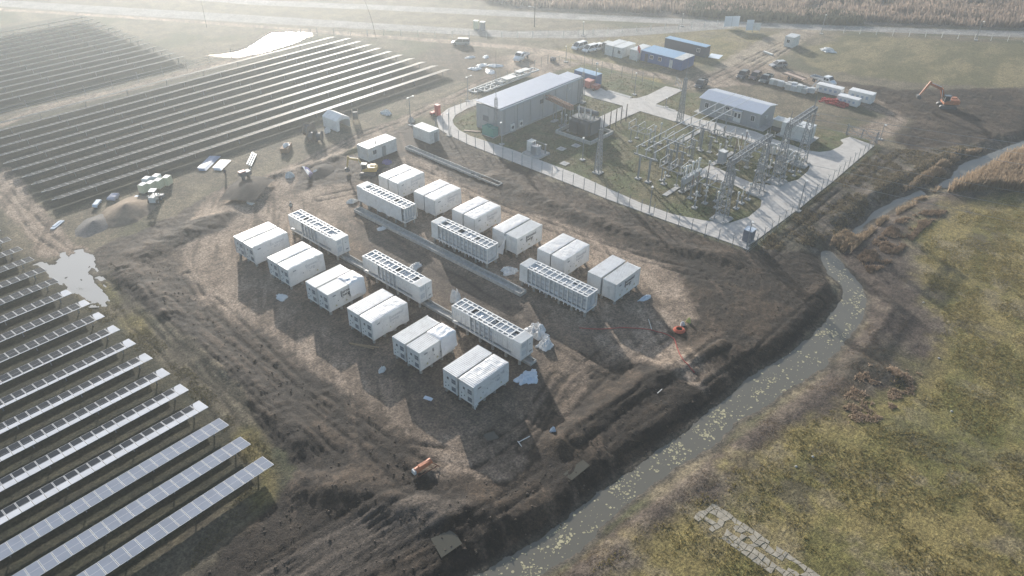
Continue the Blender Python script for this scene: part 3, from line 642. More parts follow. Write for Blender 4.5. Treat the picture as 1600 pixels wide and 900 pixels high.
pb = MB(); pb.tube((0, 0, -.55), (0, 0, .59), .21, n=10); PILE_ME = pb.build('concrete_pile', PILE); pile_me = PILE_ME.data; bpy.data.objects.remove(PILE_ME)
def pile(x, y, label, group, tall=0):
    o = bpy.data.objects.new('concrete_pile', pile_me); col.objects.link(o); o.location = (x, y, tall); return tag(o, label, 'pile', group)
for row in 'AB':
    rown = 'front row' if row == 'A' else 'back row'
    for i, (lx, ly) in enumerate(PAIRS[row]):
        for side in (0, 1):
            st = STATE[(row, i)][side]; cy = ly - (CW / 2 if side == 0 else CW / 2 + CW + .34); cx = lx + CL / 2
            lab = f'{"left" if side == 0 else "right"} white battery container of {PNUM[i]} {rown} pair, {DESC[st]}'
            if st == 'half2': lab = f'white battery container, right one of second nearest pair, front row, rumpled sheet'
            if st == 'half': lab = f'white battery container, right one of third farthest pair, front row, sheet folded back'
            t = thing('battery_container', lab, 'battery container', (cx, cy, BZ), 0, 'battery containers standing in pairs on concrete piles')
            inst('body', _P['body'], t)
            if row == 'A' or st == 'bare':
                e = inst('end_door', _P['end'], t)
                if row == 'A': vents(e)
            seed = 1000 + i * 10 + side + (50 if row == 'B' else 0)
            if st in ('wrap', 'wrapc'):
                cover((CL, CW, CH), seed, ('TSE' if row == 'A' else 'TSEW') if side else ('TNE' if row == 'A' else 'TNEW'), .05 if row == 'A' else .035, .3, .2, .05, .12, .014).build('wrap_sheet', TARP, t, smooth=True)
            elif st == 'top':
                cover((CL, CW, CH), seed, 'T', .012, .2, .2, .03, 0, .02).build('wrap_sheet', TARP, t, smooth=True)
            elif st in ('half', 'half2'):
                sh = cover((CL * .42, CW, CH), seed, 'TSE', .10 if st == 'half' else .08, 1.2, .14, .06, .35); o = sh.build('wrap_sheet', HALF_M, t, (CL * .30, 0, 0), smooth=True)
            if side == 1:
                signs(t, .02 if st == 'bare' else .10)
                bold = (row, i) in (('A', 2), ('B', 3), ('B', 5))
                part = (row, i) == ('A', 4)
                if part: inst('lettering', text_mesh('E', .62, TXT), t, (-.9, -CW / 2 - .06, 1.95), (math.pi / 2, 0, 0))
                else: inst('lettering', TXT_ME if bold else TXTF_ME, t, (-.95 if bold else -.2, -CW / 2 - (.05 if bold else .115), 2.0), (math.pi / 2, 0, 0))
            if st == 'wrapc':
                rg = MB(); 
                for k in range(5):
                    u = k / 5; rg.add([(-3.05 + u * .6, -CW / 2 - .08, .3), (-3.05 + (u + .2) * .6, -CW / 2 - .08, .3), (-3.05 + (u + .2) * .6, -CW / 2 - .25 + .1 * (k % 2), -.45 + .12 * k), (-3.05 + u * .6, -CW / 2 - .2 - .08 * (k % 2), -.4 + .08 * k)], [(0, 1, 2, 3)])
                rg.build('torn_sheet', TARP, t)
        for ax, ay in ((.3, -.25), (.3, -2.49), (.3, -4.7), (2.1, -4.7), (3.9, -4.7), (5.75, -4.7), (5.75, -2.49), (5.75, -.25)):
            pile(lx + ax, ly + ay, f'short round concrete pile under the {PNUM[i]} container pair of the {rown}', f'piles under the {PNUM[i]} container pair, {rown}')
# the sheet hanging off container pair with wind-blown corner
t = MB(); px_, py_ = PAIRS['B'][3]
t.add([(px_ - .06, py_ - 2.45, 3.2), (px_ - .06, py_ - 2.7, 2.7), (px_ - .9, py_ - 2.9, .2), (px_ - 1.1, py_ - 1.4, .15), (px_ - .35, py_ - 2.0, 1.3), (px_ - .75, py_ - 2.2, .6), (px_ + .0, py_ - 2.5, 3.24), (px_ - .02, py_ - 2.72, 2.72)], [(0, 1, 2, 5, 4), (4, 5, 2, 3), (0, 6, 7, 1)])
tag(t.build('hanging_sheet', TARP), 'loose white sheet hanging between two back row containers down to the ground', 'plastic sheet')

# ------------------------------------------------------------------ inverter skids
SL, SW_, SH = 12.15, 2.44, 2.72
_o = MB().box((0, 0, 0), (.12, .16, SH - .25)).build('column', WHITE); COLW = _o.data; bpy.data.objects.remove(_o); _o = MB().box((0, 0, 0), (.12, .09, SH - .25)).build('column', WHITE); COLN = _o.data; bpy.data.objects.remove(_o)
STRIP = []
for k in range(3): _o = MB().bar((0, 0, 0), (-.06, .05, -.42 - .12 * k), .16, .02).build('torn_strip', TARP); STRIP.append(_o.data); bpy.data.objects.remove(_o)
NOTE_S = ['farthest', 'middle', 'nearest']
INNER = mat('pale_equipment', (.55, .57, .58), .5, var=.15); RECESS = mat('recess_grey', (.46, .48, .50), .6, var=.2); SHEETV = mat('thin_film', (.62, .66, .69), .35, var=.12)
def skid(row, i, cx, cy):
    flip = 1 if row == 'A' else -1                                  # the closed end: -y for the front row, +y for the back row
    t = thing('inverter_skid', f'long white inverter skid, {NOTE_S[i]} one of the {"front" if row == "A" else "back"} row' + (', side under plastic sheet' if (row, i) == ('B', 0) else ''), 'inverter skid', (cx, cy, .86), 0, 'inverter skids on concrete piles')
    b = MB(); b.box((0, 0, .09), (SW_, SL, .18))
    for s in (-1, 1): b.box((s * (SW_ / 2 - .06), 0, .15), (.16, SL + .02, .30))
    b.build('base_frame', WHITE, t)
    # roof frame: octagonal openings between bars
    r = MB(); xsb = [-SW_ / 2 + .05, -.66, .62, SW_ / 2 - .05]; zt = SH - .05
    ye = -flip * (SL / 2 - 1.45); ya = flip * (SL / 2 - .06); ncell = 12
    ysb = [ye + (ya - ye) * k / ncell for k in range(ncell + 1)]
    for x in xsb: r.box((x, (ye + ya) / 2, zt), (.17, abs(ya - ye) + .12, .10))
    rr = random.Random(i * 7 + (3 if row == 'A' else 11)); fills = []
    for k, y in enumerate(ysb):
        for c in range(3):
            merge = c == 1 and k % 2 == 1 and rr.random() < .45
            if not merge: r.box(((xsb[c] + xsb[c + 1]) / 2, y, zt - .003), (xsb[c + 1] - xsb[c] - .17, .15, .09))
    for k in range(ncell):
        for c in range(3):
            a0, a1 = xsb[c] + .065, xsb[c + 1] - .065; b0, b1 = sorted((ysb[k], ysb[k + 1])); b0 += .055; b1 -= .055; q = .16 if c != 1 else .12
            for (px, py, dx, dy) in ((a0, b0, q, q), (a1, b0, -q, q), (a0, b1, q, -q), (a1, b1, -q, -q)):
                r.add([(px, py, zt + .04), (px + dx, py, zt + .04), (px, py + dy, zt + .04), (px, py, zt - .04), (px + dx, py, zt - .04), (px, py + dy, zt - .04)], [(0, 1, 2), (5, 4, 3), (1, 4, 5, 2)])
            u = k / ncell
            if c == 1: fills.append((a0, a1, b0, b1, 0 if (k in (0, 4, 8) and rr.random() < .6) else 1))
            elif rr.random() < .75: fills.append((a0, a1, b0, b1, 2))
    r.build('roof_frame', WHITE, t)
    e = MB(); yc = -flip * (SL / 2 - .72); e.box((0, yc, SH / 2 + .1), (SW_ - .04, 1.40, SH - .2), mi=0)
    for k in range(6): e.box((0, yc - .6 + .24 * k, SH + .02), (SW_ - .1, .10, .05), mi=0)
    yd = -flip * (SL / 2 - .01)
    for s, m_ in ((-.58, 0), (.58, 0)): e.box((s, yd, 1.5), (1.08, .05, 2.5), mi=0)
    e.box((0, yd - flip * .03, 1.5), (.04, .02, 2.5), mi=1)
    e.box((-.62, yd - flip * .035, 2.2), (.78, .02, .62), mi=2); e.box((-.62, yd - flip * .035, 1.0), (.78, .02, .8), mi=2); e.box((.55, yd - flip * .035, 1.75), (.22, .02, .12), mi=1); e.box((.7, yd - flip * .035, .55), (.5, .02, .18), mi=1)
    e.build('end_cabinet', [WHITE, MGREY, INNER], t)
    # side columns, panels and recesses
    pn = MB(); COLS = []; yl0, yl1 = sorted((ye, ya)); L = yl1 - yl0
    for s in (-1, 1):
        for k in range(14):
            y = yl0 + L * k / 13; wide = .16 if k % 4 == 0 else .09
            if row == 'A' and 0 < k < 4 or row == 'A' and 9 < k < 13: continue
            COLS.append((s * (SW_ / 2 - .05), y, wide))
        pn.box((s * (SW_ / 2 - .30), (yl0 + yl1) / 2, 1.5), (.04, L - .1, 2.3), mi=1)
        if s == -1: pn.box((0, (yl0 + .12) if flip < 0 else (yl1 - .12), 1.5), (SW_ - .3, .05, 2.3), mi=2); pn.box((0, (yl0 + .08) if flip < 0 else (yl1 - .08), 1.5), (.5, .05, 1.5), mi=1)
        for k in range(13):
            y = yl0 + L * (k + .5) / 13
            if row == 'A' and (k < 4 or k > 8):
                pn.box((s * (SW_ / 2 - .08), y, 1.72), (.05, L / 13 - .04, 2.05), mi=0)
                pn.box((s * (SW_ / 2 - .04), y, 1.9), (.02, .05, .2), mi=1)
            else:
                for z, h in ((.75, .55), (1.5, .45), (2.25, .5)):
                    if rr.random() < .9: pn.box((s * (SW_ / 2 - .22), y, z), (.05, L / 13 * .66, h), mi=2 if rr.random() < .6 else 3)
    [inst('column', COLW if wd > .1 else COLN, t, (x_, y_, SH / 2 + .1)) for x_, y_, wd in COLS]; pn.build('side_panels', [WHITE, RECESS, INNER, SHEETV], t)
    q = MB(); q.box((0, (yl0 + yl1) / 2, 1.35), (1.5, L - .3, .06), mi=1)
    for k in range(8):
        y = yl0 + L * (k + .5) / 8; q.box((rr.uniform(-.2, .2), y, 1.8), (rr.uniform(.7, 1.15), L / 8 * .7, rr.uniform(.6, 1.5)), mi=0)
    for a0, a1, b0, b1, f in fills:
        if f == 0: continue
        xm, ym = (a0 + a1) / 2, (b0 + b1) / 2; zz = SH - .16
        q.add([(a0 - .03, b0 - .03, zz), (a1 + .03, b0 - .03, zz), (a1 + .03, b1 + .03, zz), (a0 - .03, b1 + .03, zz), (xm, ym, zz - rr.uniform(.05, .3))], [(0, 1, 4), (1, 2, 4), (2, 3, 4), (3, 0, 4)], 2 if f == 1 else 3)
        if f == 1 and rr.random() < .6: q.box((xm, ym, zz + .02), ((a1 - a0) * .6, .06, .05), mi=0)
    q.build('inner_equipment', [INNER, RECESS, TARP, SHEETV], t)
    if (row, i) == ('B', 0):
        o = cover((SW_, 11.2, SH), 77, 'W', .06, .5, .2, .08, .25).build('side_sheet', TARP, t, (0, .2, 0), smooth=True)
        rg = MB()
        for k in range(6): rg.bar((-1.2 + .5 * k, -SL / 2 - .06, 2.9), (-1.25 + .5 * k + .1 * (k % 2), -SL / 2 - .15, .6 - .12 * (k % 3)), .10 + .05 * (k % 2), .02)
        rg.build('torn_sheet', TARP, t)
    if row == 'B' and i > 0:
        for k in range(16): inst('torn_strip', STRIP[k % 3], t, (-SW_ / 2 - .03 - .05 * (k % 2), -5.9 + k * .72, .4))
    for k in range(6):
        for s in (-1, 1):
            pile(cx + s * (SW_ / 2 - .25), cy - SL / 2 + .35 + (SL - .7) * k / 5, f'round concrete pile under the {NOTE_S[i]} inverter skid of the {"front" if row == "A" else "back"} row', f'piles under the {NOTE_S[i]} skid, {"front" if row == "A" else "back"} row', .265)
for i, cy in enumerate((89.9, 71.5, 53.0)): skid('A', i, 57.2, cy); skid('B', i, 71.0, cy)

# ------------------------------------------------------------------ concrete cable channels
def channel(x, y0, y1, w, h, label, z=0.0):
    mb = MB(); L = y1 - y0; n = max(1, int(L / 3))
    for k in range(n):
        a = y0 + L * k / n; b = a + L / n - .025; c = (a + b) / 2; dz = .02 * math.sin(k * 2.1)
        for s in (-1, 1): mb.box((x + s * (w / 2 - .07), c, z + h / 2 - .1 + dz), (.14, b - a, h + .2))
        mb.box((x, c, z + .04 + dz), (w - .28, b - a, .12))
    for y in (y0, y1): mb.box((x, y, z + h / 2 - .1), (w, .12, h + .15))
    return tag(mb.build('cable_channel', CONCD), label, 'cable channel', 'open concrete cable channels on the site')
channel(68.25, 57.0, 94.4, 1.35, .55, 'long open concrete cable channel down the middle of the pad')
channel(91.6, 82.6, 107.5, 1.3, .5, 'open concrete cable channel behind the back row of containers')
channel(57.4, 46.0, 96.2, 1.2, .42, 'concrete cable channel running beneath the front inverter skids')

# ------------------------------------------------------------------ plastic sheets and litter
def crumple(name, px, size, hgt, label, cat, m=TARP, seed=1, zb=0.0):
    c = on(*px); n = 26; vs = []; fs = []
    for i in range(n + 1):
        for j in range(n + 1):
            u, v = i / n - .5, j / n - .5
            a = np.array([u * 4 + seed * 3.1]); b = np.array([v * 4 - seed * 1.7]); f1 = 1 - abs(2 * float(fbm(a, b, 4, seed, .65)[0]) - 1); f2 = float(fbm(a * .8 + 9, b * .8, 3, seed + 5)[0])
            rad = math.hypot(u, v) * 2; e = max(0.0, 1 - (rad / (.62 + .5 * f2)) ** 3)
            x = u * size[0] * (.75 + .6 * f2); y = v * size[1] * (.75 + .6 * f2)
            vs.append((x, y, (f1 ** 1.5 * hgt * 1.3 + .06) * e + (.02 if e > 0 else -.3)))
    for i in range(n):
        for j in range(n): fs.append((i * (n + 1) + j, (i + 1) * (n + 1) + j, (i + 1) * (n + 1) + j + 1, i * (n + 1) + j + 1))
    mb = MB(); mb.add(vs, fs); o = mb.build(name, m, None, (c.x, c.y, c.z + zb), smooth=False, rz=seed); return tag(o, label, cat)
FILM = mat('blue_white_film', (.62, .68, .74), .3, var=.08); 
crumple('plastic_sheet', (826, 592), (3.4, 2.6), .45, 'crumpled bluish plastic sheet on the mud right of the nearest container pair', 'plastic sheet', FILM, 3)
crumple('plastic_sheet', (838, 520), (3.6, 3.0), 1.2, 'big heap of white plastic sheet behind the end of the nearest front skid', 'plastic sheet', TARP, 4)
crumple('plastic_sheet', (852, 538), (2.0, 2.6), .8, 'smaller heap of white plastic sheet spilling from the big heap', 'plastic sheet', TARP, 5)
crumple('plastic_sheet', (1008, 467), (2.4, 1.0), .35, 'twisted bluish white sheet beside the nearest back row container', 'plastic sheet', FILM, 6)
crumple('plastic_sheet', (796, 425), (2.2, 2.8), .6, 'crumpled white sheet at the far end of the nearest back row skid', 'plastic sheet', TARP, 7)
crumple('plastic_sheet', (440, 465), (1.9, 1.5), .3, 'white plastic scrap on the dirt left of the third front pair', 'plastic sheet', TARP, 8)
crumple('plastic_sheet', (596, 358), (1.8, 1.0), .25, 'white scrap lying beside the middle cable channel', 'plastic sheet', TARP, 9)
crumple('plastic_sheet', (597, 579), (1.1, 1.0), .5, 'small peaked white scrap before the second nearest front pair', 'plastic sheet', TARP, 10)
crumple('plastic_sheet', (392, 318), (1.9, 1.3), .4, 'white sheet scrap on the dark mud heap', 'plastic sheet', TARP, 11)
crumple('plastic_sheet', (550, 316), (2.2, 1.4), .4, 'pale debris at the far end of the middle cable channel', 'debris', OFFWH, 12)
crumple('plastic_sheet', (649, 418), (3.0, 1.4), .6, 'white sheet bunched behind the middle front skid', 'plastic sheet', TARP, 13)
crumple('plastic_sheet', (711, 470), (1.4, 2.2), 1.6, 'white sheet bundle at the far end of the nearest front skid', 'plastic sheet', TARP, 14)
crumple('plastic_sheet', (864, 676), (.8, .6), .5, 'small bluish white lump on the mud at the lower pad edge', 'plastic sheet', FILM, 15)
crumple('plastic_sheet', (1066, 507), (1.0, .8), .3, 'grey white bag beside the coiled red hose', 'bag', OFFWH, 16)
crumple('plastic_sheet', (1294, 79), (5.0, 3.5), .5, 'white rubble patch on the far grass beside the hut', 'rubble', OFFWH, 17)
crumple('plastic_sheet', (1076, 503), (.7, .7), .5, 'small yellow bag beside the coiled red hose', 'bag', mat('yellow_bag', (.55, .55, .2), .6), 18)
def box_at(name, px, d, rz, m, label, cat, dz=0.0, group=None):
    c = on(*px); mb = MB(); mb.box((0, 0, d[2] / 2), d); return tag(mb.build(name, m, None, (c.x, c.y, c.z + dz - .03), rz=rz), label, cat, group)
o = MB(); o.box((0, 0, .02), (.5, 1.1, .05)); o.box((.05, .1, .06), (.42, .9, .04)); c = on(669, 623); tag(o.build('white_board', FILM, None, tuple(c), rz=.3), 'flat white panel lying on the dirt below the nearest front pair', 'panel')
a, b = on(546, 537), on(592, 544); o = MB(); o.bar((a.x, a.y, a.z + .1), (b.x, b.y, b.z + .1), .22, .08); o.bar((a.x + .1, a.y - .2, a.z + .06), (b.x - .6, b.y + .3, b.z + .1), .16, .06); tag(o.build('timber_planks', WOOD), 'timber planks lying in front of the front row', 'planks')
for (pa, pb, lab) in (((811, 690), (828, 683), 'upper thin timber of the small frame lying on the dark dirt'), ((809, 689), (815, 699), 'lower thin timber of the small frame lying on the dark dirt'), ((1018, 515), (1013, 500), 'thin pale rod standing near the hose'), ((1027, 616), (1034, 610), 'thin pale stick lying on the dark mound')):
    a, b = on(*pa), on(*pb); o = MB(); o.bar((a.x, a.y, a.z + .08), (b.x, b.y, b.z + .12), .09, .06); tag(o.build('timber', OFFWH), lab, 'timber')
def tube_path(pts, r, n=6):
    mb = MB()
    for a, b in zip(pts[:-1], pts[1:]): mb.tube(a, b, r, n=n)
    return mb
def smooth(pts, k=6):
    out = []
    for i in range(len(pts) - 1):
        p0, p1, p2, p3 = [Vector(pts[max(0, min(len(pts) - 1, i + d))]) for d in (-1, 0, 1, 2)]
        for s in range(k):
            t = s / k; out.append(.5 * ((2 * p1) + (p2 - p0) * t + (2 * p0 - 5 * p1 + 4 * p2 - p3) * t * t + (3 * p1 - p0 - 3 * p2 + p3) * t ** 3))
    out.append(Vector(pts[-1])); return out
hz = [on(*p) + Vector((0, 0, .08)) for p in smooth([Vector((*q, 0)) for q in ((905, 513), (935, 515), (975, 513), (1010, 515), (1035, 521), (1052, 529), (1058, 545), (1066, 566), (1085, 583))], 5) for p in [(p.x, p.y)]]
tag(tube_path(hz, .055).build('hose', HOSE), 'long red hose snaking across the pad to the ditch bank', 'hose')
c = on(1061, 517); o = MB()
for k in range(3):
    pr = [(c.x + (.75 - .12 * k) * math.cos(t), c.y + (.75 - .12 * k) * math.sin(t), c.z + .1 + .1 * k) for t in np.linspace(0, 6.283, 17)]
    for a, b in zip(pr[:-1], pr[1:]): o.tube(a, b, .08, n=6)
tag(o.build('hose_coil', mat('orange_red_hose', (.6, .13, .07), .5)), 'coil of orange red hose lying on the mud at right', 'hose coil')
# broken slab in the meadow: cracked pieces of an old concrete floor
def slab():
    A = np.array(at(1113, 784)); B = np.array(at(1082, 810)); D = np.array(at(1290, 905)); ex = (B - A); L = (D - A); mb = MB(); rs = random.Random(5)
    nu, nv = 5, 30; ln = np.hypot(*L); wv = np.hypot(*ex); L = L / ln * (ln * 1.5)
    jx = {(i, j): (rs.uniform(-.3, .3) if 0 < i < nu else rs.uniform(-.06, .06), rs.uniform(-.35, .35)) for i in range(nu + 1) for j in range(nv + 1)}
    for i in range(nu):
        for j in range(nv):
            if rs.random() < (.14 if i in (0, 4) else .26 if i in (1, 3) else .6): continue
            q = []
            for a, b in ((i, j), (i + 1, j), (i + 1, j + 1), (i, j + 1)):
                u = (a + jx[(a, b)][0]) / nu; v = (b + jx[(a, b)][1]) / nv; q.append(A + ex * u + L * v)
            q = np.array(q); c = q.mean(0); q = c + (q - c) * rs.uniform(.84, 1.0)
            z = gz(*c); poly = []
            for k in range(4):
                p0, p1 = q[k], q[(k + 1) % 4]; poly.append(tuple(p0)); mdl = (p0 + p1) / 2 + (c - (p0 + p1) / 2) * rs.uniform(-.05, .12); poly.append(tuple(mdl))
            mb.prism(poly, z - .12, z + rs.uniform(.02, .05))
    return mb
tag(slab().build('broken_slab', mat('old_concrete', (.36, .32, .25), .9, var=.35, scale=1.6, bump=.3)), 'cracked strip of old concrete floor overgrown with grass at lower right', 'concrete slab')
for px, lab in (((1270, 714), 'single pale stone on the meadow above the old slab'), ((1244, 729), 'small pale stone on the meadow left of the bigger stone'), ((1467, 560), 'white stone on the brown grass at right'), ((1443, 473), 'small white stone on the dark bank at right'), ((1487, 643), 'whitish stone by the dark strip in the green meadow')):
    c = on(*px); o = MB(); o.lathe([(.08, -.1), (.17, .02), (.12, .09), (.04, .12)], (0, 0, 0), 6); tag(o.build('stone', mat('pale_stone', (.42, .40, .36), .9, var=.2), None, tuple(c), rz=.4), lab, 'stone')
# orange machine attachment stranded in the mud
c = on(662, 735); d = on(680, 722) - on(648, 742); rz = math.atan2(d.y, d.x)
t = thing('roller_attachment', 'rusty orange roller attachment with a frame stranded in the mud', 'attachment', (c.x, c.y, c.z - .1), rz); t.scale = (.85, .8, .75)
o = MB(); o.tube((-1.1, .25, .62), (1.35, .25, .85), .42, n=12); o.box((.2, .25, 1.12), (1.5, .5, .12)); o.build('drum', ORANGE, t)
o = MB(); o.bar((-1.2, -.5, .15), (1.6, -.7, .25), .12); o.bar((1.3, .3, .7), (1.7, -.7, .25), .1); o.bar((-1.0, .3, .5), (-1.2, -.5, .15), .1); o.bar((1.9, -.9, .1), (1.2, -.4, .95), .09); o.build('frame', RUST, t)
o = MB(); o.box((-1.25, .3, .55), (.35, .7, .6), tx=.7); o.build('end_plate', OFFWH, t)

# ================================================================== SOLAR ROWS
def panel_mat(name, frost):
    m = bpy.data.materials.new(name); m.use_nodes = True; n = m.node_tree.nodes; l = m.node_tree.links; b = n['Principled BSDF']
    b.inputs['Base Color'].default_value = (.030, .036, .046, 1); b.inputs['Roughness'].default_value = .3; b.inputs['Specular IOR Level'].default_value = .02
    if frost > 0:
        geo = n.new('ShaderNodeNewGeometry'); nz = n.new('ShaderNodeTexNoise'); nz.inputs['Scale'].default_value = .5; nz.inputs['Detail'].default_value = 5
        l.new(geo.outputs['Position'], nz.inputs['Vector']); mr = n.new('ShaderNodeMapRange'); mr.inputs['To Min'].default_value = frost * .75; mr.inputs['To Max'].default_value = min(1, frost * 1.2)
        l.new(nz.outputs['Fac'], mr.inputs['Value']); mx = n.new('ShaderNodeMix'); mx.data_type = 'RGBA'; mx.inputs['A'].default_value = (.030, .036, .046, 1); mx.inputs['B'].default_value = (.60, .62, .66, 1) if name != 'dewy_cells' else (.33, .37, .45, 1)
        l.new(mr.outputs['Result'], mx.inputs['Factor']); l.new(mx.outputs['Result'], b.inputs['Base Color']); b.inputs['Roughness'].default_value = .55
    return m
PFRAME = mat('panel_frame', (.64, .65, .66), .7, var=.05, spec=.2); CELL = panel_mat('dark_cells', 0); FROST = panel_mat('frosted_cells', .85); DEW = panel_mat('dewy_cells', .62)
PW_, PL_, PSTEP, PZ_ = 1.13, 2.26, 1.185, 1.15
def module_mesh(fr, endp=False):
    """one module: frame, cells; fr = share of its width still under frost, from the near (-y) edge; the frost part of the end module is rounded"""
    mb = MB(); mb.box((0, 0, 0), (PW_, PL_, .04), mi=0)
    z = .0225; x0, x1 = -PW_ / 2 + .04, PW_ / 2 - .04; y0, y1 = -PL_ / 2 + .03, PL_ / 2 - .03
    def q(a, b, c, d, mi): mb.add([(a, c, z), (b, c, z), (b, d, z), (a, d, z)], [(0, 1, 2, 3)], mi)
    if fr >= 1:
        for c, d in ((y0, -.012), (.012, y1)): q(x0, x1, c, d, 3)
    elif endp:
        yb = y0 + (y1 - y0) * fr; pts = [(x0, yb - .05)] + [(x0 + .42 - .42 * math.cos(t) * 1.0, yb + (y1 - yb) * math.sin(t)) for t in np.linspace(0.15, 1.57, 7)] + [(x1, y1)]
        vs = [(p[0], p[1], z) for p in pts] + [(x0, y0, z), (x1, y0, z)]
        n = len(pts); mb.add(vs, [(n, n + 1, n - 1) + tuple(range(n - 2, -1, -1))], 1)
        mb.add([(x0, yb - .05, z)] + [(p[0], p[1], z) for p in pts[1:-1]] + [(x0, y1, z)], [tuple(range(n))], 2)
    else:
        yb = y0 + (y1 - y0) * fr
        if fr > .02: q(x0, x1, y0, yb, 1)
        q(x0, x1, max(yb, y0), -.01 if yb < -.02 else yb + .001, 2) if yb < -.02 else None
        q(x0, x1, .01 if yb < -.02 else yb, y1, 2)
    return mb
def mod_data(fr, endp=False):
    o = module_mesh(fr, endp).build('solar_module', [PFRAME, FROST, CELL, DEW]); d = o.data; bpy.data.objects.remove(o); return d
post_mb = MB(); post_mb.box((0, 0, -PZ_ / 2 - .15), (.12, .10, PZ_ + .1)); post_mb.box((0, 0, -.13), (.2, .18, .14)); _o = post_mb.build('post', GALV); POST_ME = _o.data; bpy.data.objects.remove(_o)
def solar_row(x0, x1, y, label, group, fr, modules, step_posts=7.1, edge_white=True):
    zb = 0.0; t = thing('solar_row', label, 'solar panels', (x1, y, zb), 0, group); L = x1 - x0
    o = MB(); o.box((-L / 2, 0, PZ_ - .10), (L - .2, .13, .13)); o.build('torque_tube', GALV, t)
    n = int(L / PSTEP); tilt = R(-9.5 if modules else -12.5)
    if modules:
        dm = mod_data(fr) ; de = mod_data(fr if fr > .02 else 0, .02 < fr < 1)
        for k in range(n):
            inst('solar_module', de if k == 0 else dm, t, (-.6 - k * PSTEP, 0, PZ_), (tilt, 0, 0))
    else:
        mb = MB(); ct, stl = math.cos(tilt), math.sin(tilt)
        for k in range(n):
            cx = -.6 - k * PSTEP; a, b = cx - PW_ / 2, cx + PW_ / 2
            def pt(x, yy, z): return (x, yy * ct, PZ_ + yy * stl + z)
            mb.add([pt(a, -PL_ / 2, -.02), pt(b, -PL_ / 2, -.02), pt(b, PL_ / 2, -.02), pt(a, PL_ / 2, -.02), pt(a, -PL_ / 2, .02), pt(b, -PL_ / 2, .02), pt(b, PL_ / 2, .02), pt(a, PL_ / 2, .02)],
                   [(3, 2, 1, 0), (4, 5, 6, 7), (0, 1, 5, 4), (1, 2, 6, 5), (2, 3, 7, 6), (3, 0, 4, 7)], 0)
            i0 = .045 if k % 2 else .015
            mb.add([pt(a + i0, -PL_ / 2 + .06, .023), pt(b - .035, -PL_ / 2 + .06, .023), pt(b - .035, PL_ / 2 - .04, .023), pt(a + i0, PL_ / 2 - .04, .023)], [(0, 1, 2, 3)], 2)
        mb.build('panel_table', [mat('table_frame', (.40, .41, .42), .7, var=.1, spec=.1), FROST, CELL, DEW], t)
    for k in range(int(L / step_posts) + 1): inst('post', POST_ME, t, (-1.5 - k * step_posts, 0, PZ_ - .1)) if 1.5 + k * step_posts < L else None
GR1 = 'solar rows in the lower left field'; GR2 = 'solar rows in the upper left field'; GR3 = 'solar rows in the far hazy field'
yrow = [54.95 + .95 + 4.345 * k for k in range(19)]
for k, y in enumerate(yrow):
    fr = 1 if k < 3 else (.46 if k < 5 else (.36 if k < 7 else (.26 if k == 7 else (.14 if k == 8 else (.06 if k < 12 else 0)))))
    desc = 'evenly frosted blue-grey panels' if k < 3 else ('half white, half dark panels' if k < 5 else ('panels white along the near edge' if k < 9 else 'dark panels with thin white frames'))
    # left end just outside the frame
    xl = at(-60, 0, PZ_)[0]; lo = None
    for px in range(1300, -400, -8):
        pass
    d0 = FW * FPX + RT * (-70 - 800); d1 = UP
    # point of the left frame border (x=-70) at this y
    best = None
    for py in range(-100, 1400, 4):
        q = at(-70, py, PZ_)
        if best is None or abs(q[1] - y) < best[0]: best = (abs(q[1] - y), q[0])
    x0 = min(25.25 - 6, best[1] - 5)
    x1 = 25.2 if k < 11 else 24.6 + (k - 11) * .0
    if best[1] > x1 - .5: continue
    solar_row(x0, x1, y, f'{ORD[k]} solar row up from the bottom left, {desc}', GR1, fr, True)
for k in range(11):
    solar_row(34.2, 128.7 - (2.2 if k == 10 else 0), 133.3 + .6 + 4.28 * k, f'{ORD[k]} row from the pad in the upper left solar field', GR2, 0, False, 9.5)
for k in range(14):
    y = 190.3 + 4.3 * k; best = min(((abs(at(-70, py, PZ_)[1] - y), at(-70, py, PZ_)[0]) for py in range(-60, 300, 2)))
    solar_row(min(best[1] - 4, 80), 89.4, y, f'{ORD[k]} row from the near edge of the far hazy solar field', GR3, 0, False, 9.5)

# ================================================================== SWITCHYARD: paving
PAVE = [(686, 202), (701, 211), (732, 226), (850, 272), (950, 312), (1037, 344), (1112, 370), (1163, 388), (1180, 377), (1250, 325), (1300, 285), (1366, 228), (1328, 214), (1313, 219), (1318, 224), (1311, 230), (1297, 236), (1280, 238), (1258, 235), (1240, 228), (1203, 216), (1180, 206), (1150, 198), (1090, 186), (1045, 170), (1025, 163), (1067, 141), (1040, 135), (1012, 149), (995, 154), (985, 154), (948, 143), (925, 130), (905, 140), (912, 148),
        (926, 153), (974, 166), (939, 182), (912, 196), (915, 213), (930, 206), (977, 184), (1000, 174), (1060, 192), (1100, 204), (1150, 215), (1190, 227), (1225, 237), (1253, 247), (1262, 253), (1265, 261), (1262, 268), (1247, 281), (1225, 287), (1203, 289.5), (1172, 285), (1148, 275), (1116, 261), (1107, 259), (1092, 268), (1095, 277), (1112, 281), (1130, 283), (1150, 291), (1165, 299), (1180, 306), (1190, 313), (1188, 324), (1170, 339), (1140, 349), (1100, 345), (1050, 335), (1000, 317), (950, 295), (900, 272), (850, 253), (800, 234), (735, 213), (718, 204), (709, 195), (707, 188), (712, 180), (730, 170), (748, 163), (746, 154), (738, 156), (700, 170), (682, 184)]
PAVM = mat('pale_concrete_road', (.52, .49, .45), .85, var=.14, scale=.7, dirt=.25)
o = MB().prism(polyw(PAVE), -.3, .085); tag(o.build('concrete_road', PAVM), kind='structure')
